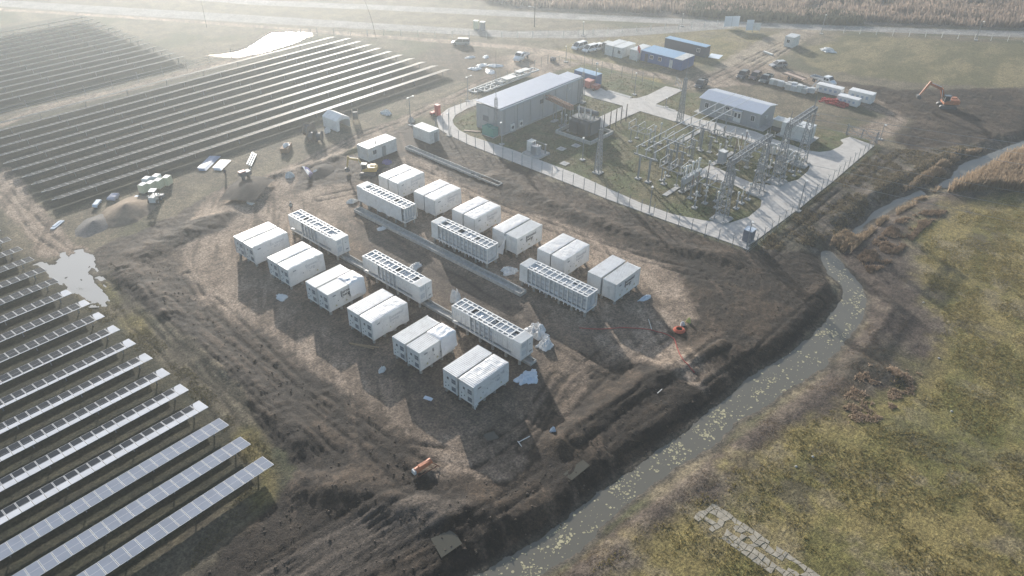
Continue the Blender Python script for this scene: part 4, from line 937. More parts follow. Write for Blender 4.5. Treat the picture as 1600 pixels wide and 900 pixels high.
def duct(pa, pb, w, label, z=.12):
    a, b = P3(*pa), P3(*pb); mb = MB(); L = (b - a).length; n = max(1, int(L / 1.0)); d = (b - a) / n
    for k in range(n): mb.bar(a + d * k + Vector((0, 0, z / 2)), a + d * (k + .965) + Vector((0, 0, z / 2)), w, z)
    return tag(mb.build('cable_duct', CONC), label, 'cable duct', 'concrete duct covers in the switchyard')
duct((1038, 306), (1060, 292), .9, 'short concrete duct cover leading out from the long grey breaker'); duct((1110, 259), (1146, 238), .9, 'concrete duct cover running past the tall grey cabinet')
duct((1063, 222), (1097, 203), .9, 'concrete duct cover between the busbars and the small building road'); duct((949, 142), (986, 153), 1.1, 'wide pale slab strip along the paving beside the red generator'); duct((1026, 165), (1055, 174), 1.0, 'pale slab strip along the road left of the small building')
for px, lab in (((877, 233), 'square concrete manhole left of the transformer basin corner'), ((900, 228), 'square concrete manhole beside the transformer basin corner'), ((882, 256), 'square concrete manhole nearest the near road')):
    c = P3(*px); o = MB(); o.box((0, 0, .06), (1.5, 1.5, .12), mi=0); o.box((0, 0, .125), (.7, .7, .02), mi=1); tag(o.build('manhole', [CONC, MGREY], None, tuple(c)), lab, 'manhole')

# ------------------------------------------------------------------ buildings
def ribs_roof(mb, x0, x1, yA, zA, yB, zB, step=.42, mi=0, th=.07):
    """sheet from (yA,zA) to (yB,zB) with ribs along y"""
    mb.add([(x0, yA, zA), (x1, yA, zA), (x1, yB, zB), (x0, yB, zB), (x0, yA, zA - th), (x1, yA, zA - th), (x1, yB, zB - th), (x0, yB, zB - th)], [(0, 1, 2, 3), (7, 6, 5, 4), (0, 4, 5, 1), (1, 5, 6, 2), (2, 6, 7, 3), (3, 7, 4, 0)], mi)
    n = int((x1 - x0) / step)
    for k in range(n + 1):
        x = x0 + .04 + (x1 - x0 - .08) * k / n; mb.bar((x, yA, zA + .02), (x, yB, zB + .02), .10, .06, mi)
def window(name, parent, c, d, axis, bars=1):
    f = MB(); g = MB(); w, h = d; q = .07
    def bx(m, u, z, du, dz, th):
        if axis == 'y': m.box((c[0] + u, c[1], c[2] + z), (du, th, dz))
        else: m.box((c[0], c[1] + u, c[2] + z), (th, du, dz))
    for s in (-1, 1): bx(f, s * (w / 2), 0, q, h + q, .1); bx(f, 0, s * h / 2, w - q, q, .1)
    for k in range(bars): bx(f, (k + 1) * w / (bars + 1) - w / 2, 0, .05, h - q, .09)
    o = f.build(name, WHITE, parent); bx(g, 0, 0, w - q, h - q, .05); g.build('pane', GLASS, o); return o
t = thing('control_building', 'long grey sheet metal control building with a single slope pale roof', 'building', (109, 98, 0))
o = MB(); W, D = 27.6, 7.0; poly = [(0, 0), (W, 0), (W, 4.5), (24.4, 4.5), (24.4, D), (0, D)]; o.prism(poly, -.1, 5.35)
for k in range(10): o.box((1.3 + k * 2.8, -.01, 2.7), (.03, .03, 5.2), mi=1)
for k in range(3): o.box((-.01, 1.2 + 2.3 * k, 2.7), (.03, .03, 5.2), mi=1)
o.build('wall', [GREYW, MGREY], t)
o = MB(); ribs_roof(o, -.15, 24.4, .5, 5.66, D + .1, 5.82); ribs_roof(o, 24.42, W + .15, .5, 5.66, 4.6, 5.76); o.build('roof', ROOFM, t)
o = MB(); o.box((W / 2, .15, 5.42), (W + .3, .55, .22)); o.box((W / 2, -.12, 5.56), (W + .3, .05, .14)); o.build('gutter', mat('gutter_blue_grey', (.30, .36, .42), .4, .2), t)
o = MB(); o.box((W / 2, -.15, .08), (W + .4, .35, .22)); o.build('plinth', CONC, t)
o = MB(); o.box((-.04, 4.4, 2.6), (.06, 1.5, 1.2)); o.build('vent_grille', VENT, t)
for k in range(7): o = MB(); o.tube((.8 + k * 4.2, -.07, .2), (.8 + k * 4.2, -.07, 5.3), .06, n=6); o.build('downpipe', MGREY, t)
o = MB(); o.box((13.0, -.06, 3.9), (1.1, .1, .9)); o.build('cable_plate', DGREY, t)
o = MB(); o.box((22.6, -.12, 4.2), (.18, .2, .3)); o.build('wall_lamp', mat('lamp_white', (.9, .88, .8), .4, var=0), t)
t = thing('switch_house', 'small grey house with ribbed gable roof, white double door and windows', 'building', (149.4, 60.4, 0))
W2, D2 = 7.2, 14.3; o = MB(); o.prism([(0, 0), (W2, 0), (W2, D2), (0, D2)], -.1, 3.3)
for y in (0.0, D2 - .1): o.add([(0.02, y, 3.3), (W2 - .02, y, 3.3), (W2 / 2, y, 4.0), (0.02, y + .1, 3.3), (W2 - .02, y + .1, 3.3), (W2 / 2, y + .1, 4.0)], [(0, 1, 2), (5, 4, 3), (0, 3, 4, 1), (1, 4, 5, 2), (2, 5, 3, 0)])
for k in range(13): o.box((-.01, .6 + k * 1.1, 1.6), (.03, .03, 3.2), mi=1)
o.build('wall', [GREYW, MGREY], t)
o = MB()
for (xa, za, xb, zb) in ((-.35, 3.26, W2 / 2, 4.10), (W2 + .35, 3.26, W2 / 2, 4.10)):
    o.add([(xa, -.3, za), (xa, D2 + .3, za), (xb, D2 + .3, zb), (xb, -.3, zb), (xa, -.3, za - .07), (xa, D2 + .3, za - .07), (xb, D2 + .3, zb - .07), (xb, -.3, zb - .07)], [(0, 1, 2, 3), (7, 6, 5, 4), (0, 4, 5, 1), (1, 5, 6, 2), (2, 6, 7, 3), (3, 7, 4, 0)])
    for k in range(34): y = -.25 + (D2 + .5) * k / 33; o.bar((xa, y, za + .02), (xb, y, zb + .02), .09, .07)
o.build('roof', ROOFM, t)
window('window', t, (-.03, 12.6, 1.9), (.9, 1.1), 'x'); window('window', t, (-.03, 1.6, 1.8), (.9, 1.2), 'x'); window('window', t, (-.03, 7.6, 2.5), (.9, .7), 'x')
dr = MB(); dr.box((-.05, 5.1, 1.15), (.08, 1.7, 2.3)); dr.box((-.1, 5.1, 1.15), (.02, .04, 2.3)); dro = dr.build('door', WHITE, t)
g = MB(); g.box((-.1, 4.68, 1.55), (.02, .5, .95)); g.box((-.1, 5.52, 1.55), (.02, .5, .95)); g.build('pane', GLASS, dro)
o = MB(); o.box((-.5, 5.1, 2.75), (.9, 2.2, .08)); o.build('canopy', ROOFM, t); o = MB(); o.box((2.6, -.25, 1.9), (.8, .35, .6)); o.build('air_conditioner', OFFWH, t); o = MB(); o.prism([(-1.0, -1.6), (W2 + .8, -1.6), (W2 + .8, D2 + .8), (-1.0, D2 + .8)], -.2, .06); o.build('apron', CONC, t)
box = MB()
def cabin(name, label, x0, y0, x1, y1, h, wm, rm, cat, group=None, z=0.0, ribs='x', door=None, wins=(), doorm=None):
    t = thing(name, label, cat, ((x0 + x1) / 2, (y0 + y1) / 2, z), 0, group); lx, ly = x1 - x0, y1 - y0
    o = MB(); o.box((0, 0, h / 2), (lx - .06, ly - .06, h))
    for sx in (-1, 1):
        for sy in (-1, 1): o.box((sx * (lx / 2 - .07), sy * (ly / 2 - .07), h / 2), (.14, .14, h))
    for sy in (-1, 1): o.box((0, sy * (ly / 2 - .04), h - .1), (lx - .28, .08, .2)); o.box((0, sy * (ly / 2 - .04), .08), (lx - .28, .08, .16))
    for sx in (-1, 1): o.box((sx * (lx / 2 - .04), 0, h - .1), (.08, ly - .28, .2)); o.box((sx * (lx / 2 - .04), 0, .08), (.08, ly - .28, .16))
    if ribs == 'c':
        n = int(lx / .3)
        for k in range(n): 
            for sy in (-1, 1): o.box((-lx / 2 + .3 + (lx - .6) * k / max(1, n - 1), sy * (ly / 2 - .03), h / 2), (.12, .05, h - .4))
    o.build('wall', wm, t)
    r = MB(); r.box((0, 0, h + .035), (lx + .06, ly + .06, .07)); n = int(max(lx, ly) / .5)
    for k in range(n + 1):
        if lx > ly: r.box((-lx / 2 + .05 + (lx - .1) * k / n, 0, h + .085), (.06, ly, .03))
        else: r.box((0, -ly / 2 + .05 + (ly - .1) * k / n, h + .085), (lx, .06, .03))
    r.build('roof', rm, t)
    if door:
        s, u = door; d = MB(); dm = doorm or OFFWH
        if s in 'WE': d.box(((-1 if s == 'W' else 1) * (lx / 2 + .01), u, 1.05), (.06, .9, 2.0))
        else: d.box((u, (-1 if s == 'S' else 1) * (ly / 2 + .01), 1.05), (.9, .06, 2.0))
        d.build('door', dm, t)
    for s, u in wins:
        if s in 'WE': window('window', t, ((-1 if s == 'W' else 1) * (lx / 2 + .02), u, 1.55), (.9, .9), 'x')
        else: window('window', t, (u, (-1 if s == 'S' else 1) * (ly / 2 + .02), 1.55), (.9, .9), 'y')
    return t
cabin('site_cabin', 'long white site cabin by the yellow excavator behind the pad', 82.1, 108.0, 89.3, 111.2, 2.6, OFFWH, WHITE, 'cabin', z=.05, door=('S', .3), doorm=MGREY, wins=(('S', -2.0),))
o = MB(); o.tube((0, 0, 0), (0, 0, .7), .09, n=8); tag(o.build('vent_pipe', MGREY, None, (84.6, 108.6, 2.72)), 'short vent pipe standing on the long white site cabin', 'vent pipe')
cabin('white_shed', 'white metal shed with ribbed roof next to the paved corner', 95.9, 105.5, 98.5, 110.5, 2.5, OFFWH, WHITE, 'shed', z=.05, ribs='c', door=('S', .4), doorm=MGREY)
GO = 'office containers behind the switchyard'
cabin('office_container', 'leftmost white office container with a plain pale end wall', 168.9, 112.1, 175.4, 114.6, 2.6, OFFWH, WHITE, 'office container', GO, door=('W', .6))
cabin('office_container', 'white office container with a dark window, second from left', 169.0, 109.3, 175.6, 111.8, 2.6, OFFWH, WHITE, 'office container', GO, wins=(('W', -.5),), door=('W', .6))
cabin('office_container', 'small dark grey container at the left end of the white offices', 170.6, 114.9, 173.0, 116.6, 2.4, DGREY, OFFWH, 'office container', GO)
cabin('office_container', 'white office container touching the blue block', 170.2, 105.0, 176.4, 107.5, 2.6, OFFWH, WHITE, 'office container', GO, door=('W', .2))
for k in range(5):
    y1 = 104.7 - k * 2.48
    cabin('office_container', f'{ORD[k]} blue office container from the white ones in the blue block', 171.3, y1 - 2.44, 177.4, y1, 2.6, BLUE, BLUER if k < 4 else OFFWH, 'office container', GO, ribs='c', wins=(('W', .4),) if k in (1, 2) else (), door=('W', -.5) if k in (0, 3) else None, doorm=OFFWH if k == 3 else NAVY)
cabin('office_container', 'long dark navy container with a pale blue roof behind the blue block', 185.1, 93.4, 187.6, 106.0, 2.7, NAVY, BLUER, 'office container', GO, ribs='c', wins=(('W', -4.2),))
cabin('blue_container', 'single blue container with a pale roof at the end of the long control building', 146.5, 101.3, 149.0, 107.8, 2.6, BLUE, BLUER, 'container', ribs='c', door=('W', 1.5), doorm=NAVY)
cabin('hut', 'small white hut with one window beside the far dirt entrance', 209.9, 79.9, 213.9, 82.5, 2.7, OFFWH, WHITE, 'hut', wins=(('W', .2),), door=('S', .9))
cabin('white_container', 'white flat roofed equipment container at the right end of the switchyard', 149.2, 49.4, 152.5, 55.4, 2.75, OFFWH, WHITE, 'container', z=.1, door=('S', .6))
o = MB(); o.prism([(148.4, 48.6), (153.4, 48.6), (153.4, 56), (148.4, 56)], -.2, .11); tag(o.build('concrete_pad', CONC), 'concrete pad beneath the white equipment container', 'concrete pad')
c = P3(1219, 206); t = thing('kiosk', 'beige transformer kiosk with a dark base beside the small house', 'kiosk', (c.x + .8, c.y + .6, .05), 0)
o = MB(); o.box((0, 0, .45), (2.1, 2.3, .9)); o.build('base', DGREY, t); o = MB(); o.box((0, 0, 1.6), (2.2, 2.4, 1.4)); o.build('cabinet', mat('beige_paint', (.50, .46, .36), .6), t); o = MB(); o.box((0, 0, 2.38), (2.5, 2.7, .14)); o.build('roof', OFFWH, t)
c = P3(762, 206); t = thing('green_cabinet', 'green waste bin sized cabinet at the left wall of the long control building', 'cabinet', (107.7, 99.9, 0)); o = MB(); o.box((0, 0, .9), (1.6, 3.0, 1.8)); o.build('box', TEAL, t); o = MB(); o.box((0, 0, 1.86), (1.7, 3.1, .12)); o.box((.2, .3, 2.0), (.8, 1.0, .2)); o.build('lid', TEAL, t); o = MB(); o.box((0, 0, .04), (1.9, 3.4, .1)); o.build('foot', CONC, t)
for k, (px, lab) in enumerate((((800, 205), 'left outdoor air conditioner at the long building wall'), ((813, 199), 'right outdoor air conditioner at the long building wall'))):
    c = P3(*px); t = thing('air_conditioner', lab, 'air conditioner', (c.x, c.y, .05), 0, 'outdoor air conditioners'); o = MB(); o.box((0, 0, .1), (1.5, 1.0, .2)); o.build('pad', CONC, t); o = MB(); o.box((0, 0, .9), (1.1, .5, 1.4)); o.build('case', OFFWH, t); o = MB(); o.tube((0, -.26, .9), (0, -.29, .9), .35, n=14); o.build('fan', DGREY, t)
for k in range(2): o = MB(); o.box((0, 0, .05), (.45, 3.0 - k, .1)); tag(o.build('plank', mat('pinkish_board', (.5, .38, .3), .8), None, (106.4 + k * .7, 104.2 - k * .8, .02), rz=.5), ('long' if k == 0 else 'short') + ' pinkish board lying on grass at the left end of the long building', 'board')
c = P3(684, 180); t = thing('red_cabinet', 'tall red fire cabinet at the paved corner by the fence', 'cabinet', (c.x, c.y, .05)); o = MB(); o.box((0, 0, 1.15), (.9, 1.0, 2.3)); o.build('box', RED, t); o = MB(); o.box((-.47, 0, 1.2), (.04, .8, 1.9)); o.build('door', RED, t); o = MB(); o.box((0, 0, 2.33), (1.0, 1.1, .06)); o.build('lid', PINK, t)
c = P3(677, 180); t = thing('red_cart', 'low red cart beside the tall red fire cabinet', 'cart', (c.x, c.y, .05)); o = MB(); o.box((0, 0, .55), (1.3, .8, .4)); o.build('tray', RED, t); o = MB(); [o.tube((x, -.45, .25), (x, .45, .25), .25, n=10) for x in (-.4, .4)]; o.build('wheels', BLACK, t)
c = P3(927, 140); t = thing('red_generator', 'faded red generator set standing on paving before the blue container', 'generator', (c.x, c.y + .5, .08), 0)
o = MB(); o.box((0, .9, 1.1), (2.0, 1.9, 1.5)); o.build('engine_cover', mat('dull_red', (.36, .10, .08), .6, var=.2), t); o = MB(); o.box((0, .9, 1.92), (2.05, 1.95, .14)); o.build('lid', PINK, t); o = MB(); o.box((.2, -1.0, .75), (1.6, 1.6, .9)); o.build('tank', mat('dull_red', (.36, .10, .08)), t); o = MB(); o.box((.2, -1.0, 1.23), (1.5, 1.5, .08)); o.build('tank_lid', PINK, t); o = MB(); [o.tube((-1, y, .3), (1, y, .3), .3, n=10) for y in (-1.2, 1.1)]; o.build('wheels', BLACK, t)

# ------------------------------------------------------------------ steel frames stacked behind the long building
for k, (pa, pb, wd, z, lab) in enumerate((((742, 146), (812, 119), 2.0, .2, 'long white ladder girder stacked behind the control building, left end'), ((758, 147), (828, 120), 2.2, .6, 'second white ladder girder beside the control building roof'), ((782, 136), (842, 116), 2.0, 1.1, 'white ladder girder lying on top of the other girders'))):
    a, b = P3(*pa), P3(*pb); L = (b - a).length; o = MB(); rz = math.atan2((b - a).y, (b - a).x)
    for y in (0, wd): o.bar((0, y, z), (L, y, z), .28, .35)
    n = int(L / 2.0)
    for j in range(n + 1): x = L * j / n; o.bar((x, 0, z), (x, wd, z), .2, .25); (o.bar((x, 0, z), (x + L / n, wd, z), .16, .2) if j < n else None)
    if k == 2: o.box((L * .25, .3, z + .35), (3.5, 1.8, .2)); o.box((L * .7, wd - .2, z + .35), (4, 1.6, .25))
    tag(o.build('ladder_girder', OFFWH, None, (a.x, a.y, 0), rz=rz), lab, 'girder', 'white ladder girders behind the long building')

# ------------------------------------------------------------------ lattice things
def lattice(mb, p0, p1, w0, w1, n, leg=.09, br=.05, mi=0):
    p0, p1 = Vector(p0), Vector(p1); d = (p1 - p0).normalized(); a = Vector((0, 0, 1)) if abs(d.z) < .9 else Vector((0, 1, 0)); u = d.cross(a).normalized(); v = u.cross(d)
    def cr(t, i, j): w = w0 + (w1 - w0) * t; return p0 + (p1 - p0) * t + u * (i * w / 2) + v * (j * w / 2)
    cs = ((-1, -1), (1, -1), (1, 1), (-1, 1))
    for i, j in cs: mb.bar(cr(0, i, j), cr(1, i, j), leg)
    for k in range(n):
        t0, t1 = k / n, (k + 1) / n
        for q in range(4):
            a_, b_ = cs[q], cs[(q + 1) % 4]
            if (k + q) % 2: a_, b_ = b_, a_
            mb.bar(cr(t0, *a_), cr(t1, *b_), br); mb.bar(cr(t1, *a_), cr(t1, *b_), br)
def hgt(base, top):
    b = P3(*base); best = (1e9, 0)
    for z in np.arange(.5, 40, .1):
        d = Vector((b.x, b.y, z)) - Vector((0, 0, CAMH)); q = d.dot(FW); px = 800 + FPX * d.dot(RT) / q; py = 450 - FPX * d.dot(UP) / q
        e = abs(px - top[0]) * .3 + abs(py - top[1]); best = min(best, (e, z))
    return float(best[1])
def gantry(bases, h, label):
    c = [P3(*b) for b in bases]; ym = (c[0].y + c[1].y) / 2; t = thing('gantry', label, 'gantry', (c[0].x, ym, 0), 0, 'lattice line gantries'); L = c[1].x - c[0].x
    for k, x in enumerate((0, L)):
        o = MB(); lattice(o, (x, 0, .3), (x, 0, h), 1.7, .65, 12, .12, .06); to = o.build('tower', GALV, t)
        o = MB(); o.bar((x, 0, h), (x, 0, h + 2.2), .12, w1=.05); o.build('spike', GALV, to)
        o = MB(); o.box((x, 0, .1), (3.0, 3.0, .3)); [o.box((x + i * 1.1, j * 1.1, .3), (.5, .5, .3)) for i in (-1, 1) for j in (-1, 1)]; o.build('footing', CONC, to)
    o = MB(); lattice(o, (-.6, 0, h - .45), (L + .6, 0, h - .45), .85, .85, 12, .12, .075); o.build('beam', GALV, t)
    for k in range(3):
        x = L * (k + .5) / 3; o = MB(); o.insul((0, 0, 0), 1.3, .14, mi=0); ob = o.build('insulator', PORC, t, (x, -.5, h - .6)); ob.rotation_euler = (math.pi / 2, 0, 0)
    return t
gantry([(1132, 345), (1177, 300)], 11.2, 'nearest lattice gantry of two towers and a beam at the right end of the switchyard')
gantry([(1213, 285), (1250, 257)], 11.6, 'farther lattice gantry of two towers and a beam near the white container')
def line_wire(a, b, sag, label, r=.018, g='overhead line wires'):
    a, b = Vector(a), Vector(b); pts = [a.lerp(b, k / 14) - Vector((0, 0, sag * 4 * (k / 14) * (1 - k / 14))) for k in range(15)]
    return tag(tube_path(pts, r, 4).build('line_wire', WIRE), label, 'wire', g)
for k, x in enumerate((129.5, 133.0, 136.5)): line_wire((x, 45, 11.2), (x + 40 + 6 * k, -75, 13), 2.0, f'{("left", "middle", "right")[k]} overhead wire from the farther gantry crossing the dark ploughed earth', .03)
for k, x in enumerate((109.8, 114.0, 118.5)): line_wire((x, 45, 10.6), (x + 34 + 5 * k, -75, 12), 2.2, f'{("left", "middle", "right")[k]} overhead wire from the nearest gantry to the far right', .02)
def mast(base, h, label, w=.75, lat=.45):
    c = P3(*base); t = thing('lightning_mast', label, 'mast', (c.x, c.y, 0), 0, 'lightning masts')
    o = MB(); hl = h * lat; lattice(o, (0, 0, .2), (0, 0, hl), w, w * .45, 9, .08, .045); o.build('lattice_shaft', GALV, t); o = MB(); o.tube((0, 0, hl), (0, 0, h), .06, .02, n=6); o.build('rod', MGREY, t); o = MB(); o.box((0, 0, .1), (1.4, 1.4, .25)); o.build('footing', CONC, t)
mast((775, 210), 17.5, 'lightning mast in front of the left end of the long building', .8); mast((909, 160), 15.5, 'lightning mast at the far right corner of the long building', .8)
def pole_mast(base, h, label):
    c = P3(*base); t = thing('lightning_mast', label, 'mast', (c.x, c.y, 0), 0, 'lightning masts'); o = MB(); lattice(o, (0, 0, .2), (0, 0, h), 1.0, .45, 12, .12, .07); o.build('lattice_shaft', GALV, t); o = MB(); o.tube((0, 0, h), (0, 0, h + 5.5), .05, .02, n=6); o.build('rod', MGREY, t); o = MB(); o.box((0, 0, .1), (1.6, 1.6, .25)); o.build('footing', CONC, t)
pole_mast((934, 270), 8.6, 'stout lattice mast standing on the grass left of the busbars'); pole_mast((1062, 190), 9.6, 'stout lattice mast beside the road left of the small house')

# ------------------------------------------------------------------ switchgear
GS = 'switchgear in the yard'
def stand(mb, x, y, h, w=.22):
    mb.box((x, y, h / 2), (w, w, h)); mb.box((x, y, .1), (.9, .9, .22), mi=1); mb.box((x, y, h), (.5, .5, .06))
def instrument(base, label, h=2.3, hi=2.0, cap=True, group=None):
    c = P3(*base); t = thing('instrument_transformer', label, 'instrument transformer', (c.x, c.y, 0), 0, group or 'slim instrument transformers'); o = MB(); stand(o, 0, 0, h); o.build('stand', [GALV, CONC], t)
    o = MB(); o.insul((0, 0, h + .05), hi, .125, n=8, k=9); o.build('insulator', PORC if not cap else PORCB, t)
    o = MB(); o.lathe([(.14, 0), (.22, .08), (.22, .34), (.1, .45)], (0, 0, h + .05 + hi), 10); o.build('head', OFFWH, t)
ins = [(1013, 229), (1021, 224), (1030, 219)]
for k, b in enumerate(ins): instrument((b[0], b[1] + 6), f'{ORD[k]} white capped instrument transformer from the left in the row behind the long busbars', 2.2, 1.9, False, 'white capped instrument transformers left')
for k, b in enumerate(((1064, 300), (1073, 296), (1083, 289))): instrument(b, f'{ORD[k]} tall porcelain post from the left beside the long grey breaker', 2.3, 2.2, False, 'tall porcelain posts by the breaker')
for k, b in enumerate(((1078, 310), (1087, 305), (1103, 290))): instrument(b, f'{ORD[k]} big current transformer with a white head on the near side', 2.5, 2.0, True, 'big current transformers')
for k, b in enumerate(((1146, 250), (1154, 245), (1161, 240))): instrument(b, f'{ORD[k]} brown porcelain arrester from the left below the first gantry beam', 2.2, 2.3, True, 'brown arresters')
for k, b in enumerate(((1202, 262), (1211, 256), (1221, 250))): instrument(b, f'{ORD[k]} instrument transformer from the left between the two gantries', 2.0, 1.8, False, 'instrument transformers between gantries')
for k, b in enumerate(((1200, 275), (1225, 277), (1236, 268))): instrument(b, f'{ORD[k]} short arrester from the left around the foot of the third tower', 1.6, 1.3, False, 'short arresters by tower')
for k, b in enumerate(((1119, 325), (1150, 326), (1158, 318), (1168, 312), (1101, 318), (1085, 325))): instrument(b, f'{ORD[k]} short capped arrester of the cluster around the nearest tower', 1.5, 1.3, False, 'short arresters by the nearest tower')
for k, b in enumerate(((1037, 288), (1123, 243), (1133, 239), (1183, 268), (1192, 264))): instrument(b, f'{ORD[k]} small arrester from the left standing alone on the yard grass', 1.2, .9, False, 'small lone arresters')
def busbars():
    zt = 6.3; xa = P3(1000, 295).x; ys = [at(989, 230, zt)[1], at(1009, 234, zt)[1], at(1025, 239, zt)[1]]
    y0 = sum(ys) / 3; dy = 1.9; x1 = at(1121, 159, zt)[0]; xs0 = at(1007, 234, zt)[0]
    for k in range(3):
        y = y0 + (1 - k) * dy; o = MB(); o.tube((xs0, y, zt), (149.0, y, zt), .07, n=8)
        for s in range(4): o.tube((xs0 + 2 + s * 9, y, zt - .05), (xs0 + 2 + s * 9, y, zt - .1), .1, n=6)
        tag(o.build('busbar', ALU), f'{("left", "middle", "right")[k]} one of three parallel aluminium busbar tubes', 'busbar', 'three parallel busbar tubes')
    for s in range(4):
        x = xs0 + .6 + s * 9.6; t = thing('bus_support', f'{("nearest", "second nearest", "third nearest", "farthest")[s]} two-legged support carrying the three busbar tubes', 'bus support', (x, y0, 0), 0, 'two-legged busbar supports'); h = 4.6
        o = MB()
        for yy in (-1.1, 1.1): o.box((0, yy, h / 2), (.28, .28, h), mi=0); o.box((0, yy, .1), (1.0, 1.0, .24), mi=1)
        o.build('legs', [GALV, CONC], t); o = MB(); o.box((0, 0, h + .1), (.26, 5.0, .22)); o.build('cross_beam', GALV, t)
        for k in range(3): o = MB(); o.insul((0, (1 - k) * dy, h + .21), zt - h - .28, .14, k=7); o.build('insulator', PORC, t)
busbars()
def disconnector(base, label, zf=2.6, rz=0.0):
    c = P3(*base); t = thing('disconnector', label, 'disconnector', (c.x, c.y, 0), rz, 'three-phase disconnectors'); o = MB()
    for x, y in ((-1.2, -1.6), (-1.2, 1.6), (1.2, -1.6), (1.2, 1.6)): o.box((x, y, zf / 2), (.14, .14, zf), mi=0); o.box((x, y, .08), (.7, .7, .2), mi=1)
    o.build('legs', [GALV, CONC], t); o = MB()
    for x in (-1.2, 1.2): o.bar((x, -2.4, zf), (x, 2.4, zf), .12)
    for y in (-2.2, 0, 2.2): o.bar((-1.5, y, zf + .03), (1.5, y, zf + .03), .14)
    o.build('frame', GALV, t)
    for y in (-2.2, 0, 2.2):
        for x in (-1.3, 1.3): o = MB(); o.insul((x, y, zf + .1), 1.25, .12, n=7, k=6); o.build('insulator', PORC, t)
        o = MB(); o.bar((-1.5, y, zf + 1.4), (1.5, y + .25, zf + 1.4), .08); o.build('contact_arm', ALU, t)
disconnector((1000, 222), 'disconnector left of the busbar tubes, nearest the intersection'); disconnector((1050, 283), 'disconnector before the long grey breaker'); disconnector((1125, 228), 'disconnector by the road in front of the small house'); disconnector((1110, 307), 'disconnector beside the nearest gantry tower'); disconnector((1060, 243), 'disconnector under the busbar tubes'); disconnector((1180, 252), 'disconnector under the first gantry beam'); disconnector((1232, 268), 'disconnector by the tower nearest the white container', 2.4)
c = P3(1078, 292); t = thing('breaker', 'long grey circuit breaker housing with porcelain columns on posts', 'circuit breaker', (c.x, c.y, 0), 0)
o = MB(); o.box((0, 0, 2.2), (6.0, .8, 1.1)); o.build('housing', mat('breaker_grey', (.40, .42, .43), .5), t)
o = MB(); [stand(o, x, 0, 1.7) for x in (-2.4, 0, 2.4)]; o.build('stand', [GALV, CONC], t)
for x in (-2.2, 0, 2.2): o = MB(); o.insul((x, 0, 2.75), 1.9, .2, k=8); o.lathe([(.2, 0), (.28, .1), (.28, .35), (.1, .42)], (x, 0, 4.65), 10); o.build('column', OFFWH, t)
c = P3(1127, 255); t = thing('grey_cabinet', 'tall grey control cabinet standing on the duct cover', 'cabinet', (c.x, c.y, .1)); o = MB(); o.box((0, 0, 1.2), (1.3, 1.3, 2.4)); o.build('box', mat('cabinet_grey', (.36, .38, .40), .5), t); o = MB(); o.box((0, 0, 2.45), (1.45, 1.45, .1)); o.build('lid', OFFWH, t); o = MB(); o.box((-.67, 0, 1.25), (.03, 1.0, 2.0)); o.build('door', mat('cabinet_grey', (.36, .38, .40)), t)
for k, px in enumerate(((1205, 240), (1233, 250), (1240, 253))):
    c = P3(*px); t = thing('marshalling_panel', f'{ORD[k]} pale marshalling panel from the left by the paved road', 'panel', (c.x, c.y, .1), 0, 'pale marshalling panels'); o = MB(); o.box((0, 0, 1.1), (.5, 1.6, 2.0)); o.build('box', OFFWH, t); o = MB(); o.box((0, 0, .05), (.7, 1.8, .12)); o.build('plinth', CONC, t); o = MB(); o.box((-.26, .1, 1.2), (.02, .12, 1.2)); o.build('handle', DGREY, t)
o = MB()
for k in range(12): x = k; o.box((0, 0, 0), (0.01, 0.01, 0.01)) if False else None
# row of short dark posts on the paved strip
for k, px in enumerate(((938, 203), (948, 199), (957, 195), (965, 191), (973, 187))):
    c = P3(px[0], px[1]); t = thing('post_insulator', f'{ORD[k]} dark post from the left along the paved strip behind the transformer', 'post', (c.x, c.y - .8, 0), 0, 'dark posts along the paved strip'); o = MB(); o.box((0, 0, 1.4), (.16, .16, 2.8)); o.build('shaft', DGREY, t); o = MB(); o.insul((0, 0, 2.8), 1.0, .13, k=5); o.build('insulator', PORCB, t)
# power transformer
c = P3(915, 215); TX, TY = c.x + 1.5, c.y + 1.5
t = thing('power_transformer', 'large dark grey power transformer with radiators and porcelain bushings', 'transformer', (TX, TY, .1))
TG = mat('transformer_grey', (.115, .13, .14), .5, var=.12)
o = MB(); o.box((0, 0, 1.9), (2.6, 5.2, 2.8)); o.box((0, 0, 3.35), (2.8, 5.4, .14)); [o.box((0, y, .3), (3.0, .4, .4)) for y in (-1.6, 1.6)]; o.build('tank', TG, t)
for s in (-1, 1):
    for b in range(2):
        o = MB()
        for k in range(7): o.box((s * 2.1, -2.0 + b * 2.3 + k * .28, 1.9), (1.3, .08, 2.6))
        o.box((s * 1.6, -1.15 + b * 2.3, 3.05), (.2, 1.9, .2)); o.box((s * 1.6, -1.15 + b * 2.3, .75), (.2, 1.9, .2)); o.build('radiator', TG, t)
o = MB(); o.tube((.9, -2.4, 4.6), (.9, 2.6, 4.6), .5, n=14); [o.box((.9, y, 3.8), (.2, .2, 1.2)) for y in (-1.6, 1.8)]; o.build('conservator', TG, t)
for k, y in enumerate((-1.8, -.3, 1.2)): o = MB(); o.insul((-.7, y, 3.42), 2.3, .2, k=9); o.tube((-.7, y, 5.7), (-.7, y, 6.1), .06, n=6); o.build('bushing', PORC, t)
for k in range(4): o = MB(); o.insul((-.2, -2.2 + .9 * k, 3.42), .8, .12, k=4); o.build('low_bushing', PORC, t)
o = MB(); 
for (a, b, d, e) in ((-4.0, -4.6, 4.0, -4.3), (-4.0, 4.3, 4.0, 4.6)): o.box(((a + d) / 2, (b + e) / 2, .3), (d - a, e - b, .8))
for x in (-3.85, 3.85): o.box((x, 0, .3), (.3, 8.55, .8))
tag(o.build('oil_basin', CONCD, None, (TX, TY, 0)), 'low concrete basin wall round the big transformer', 'basin wall')
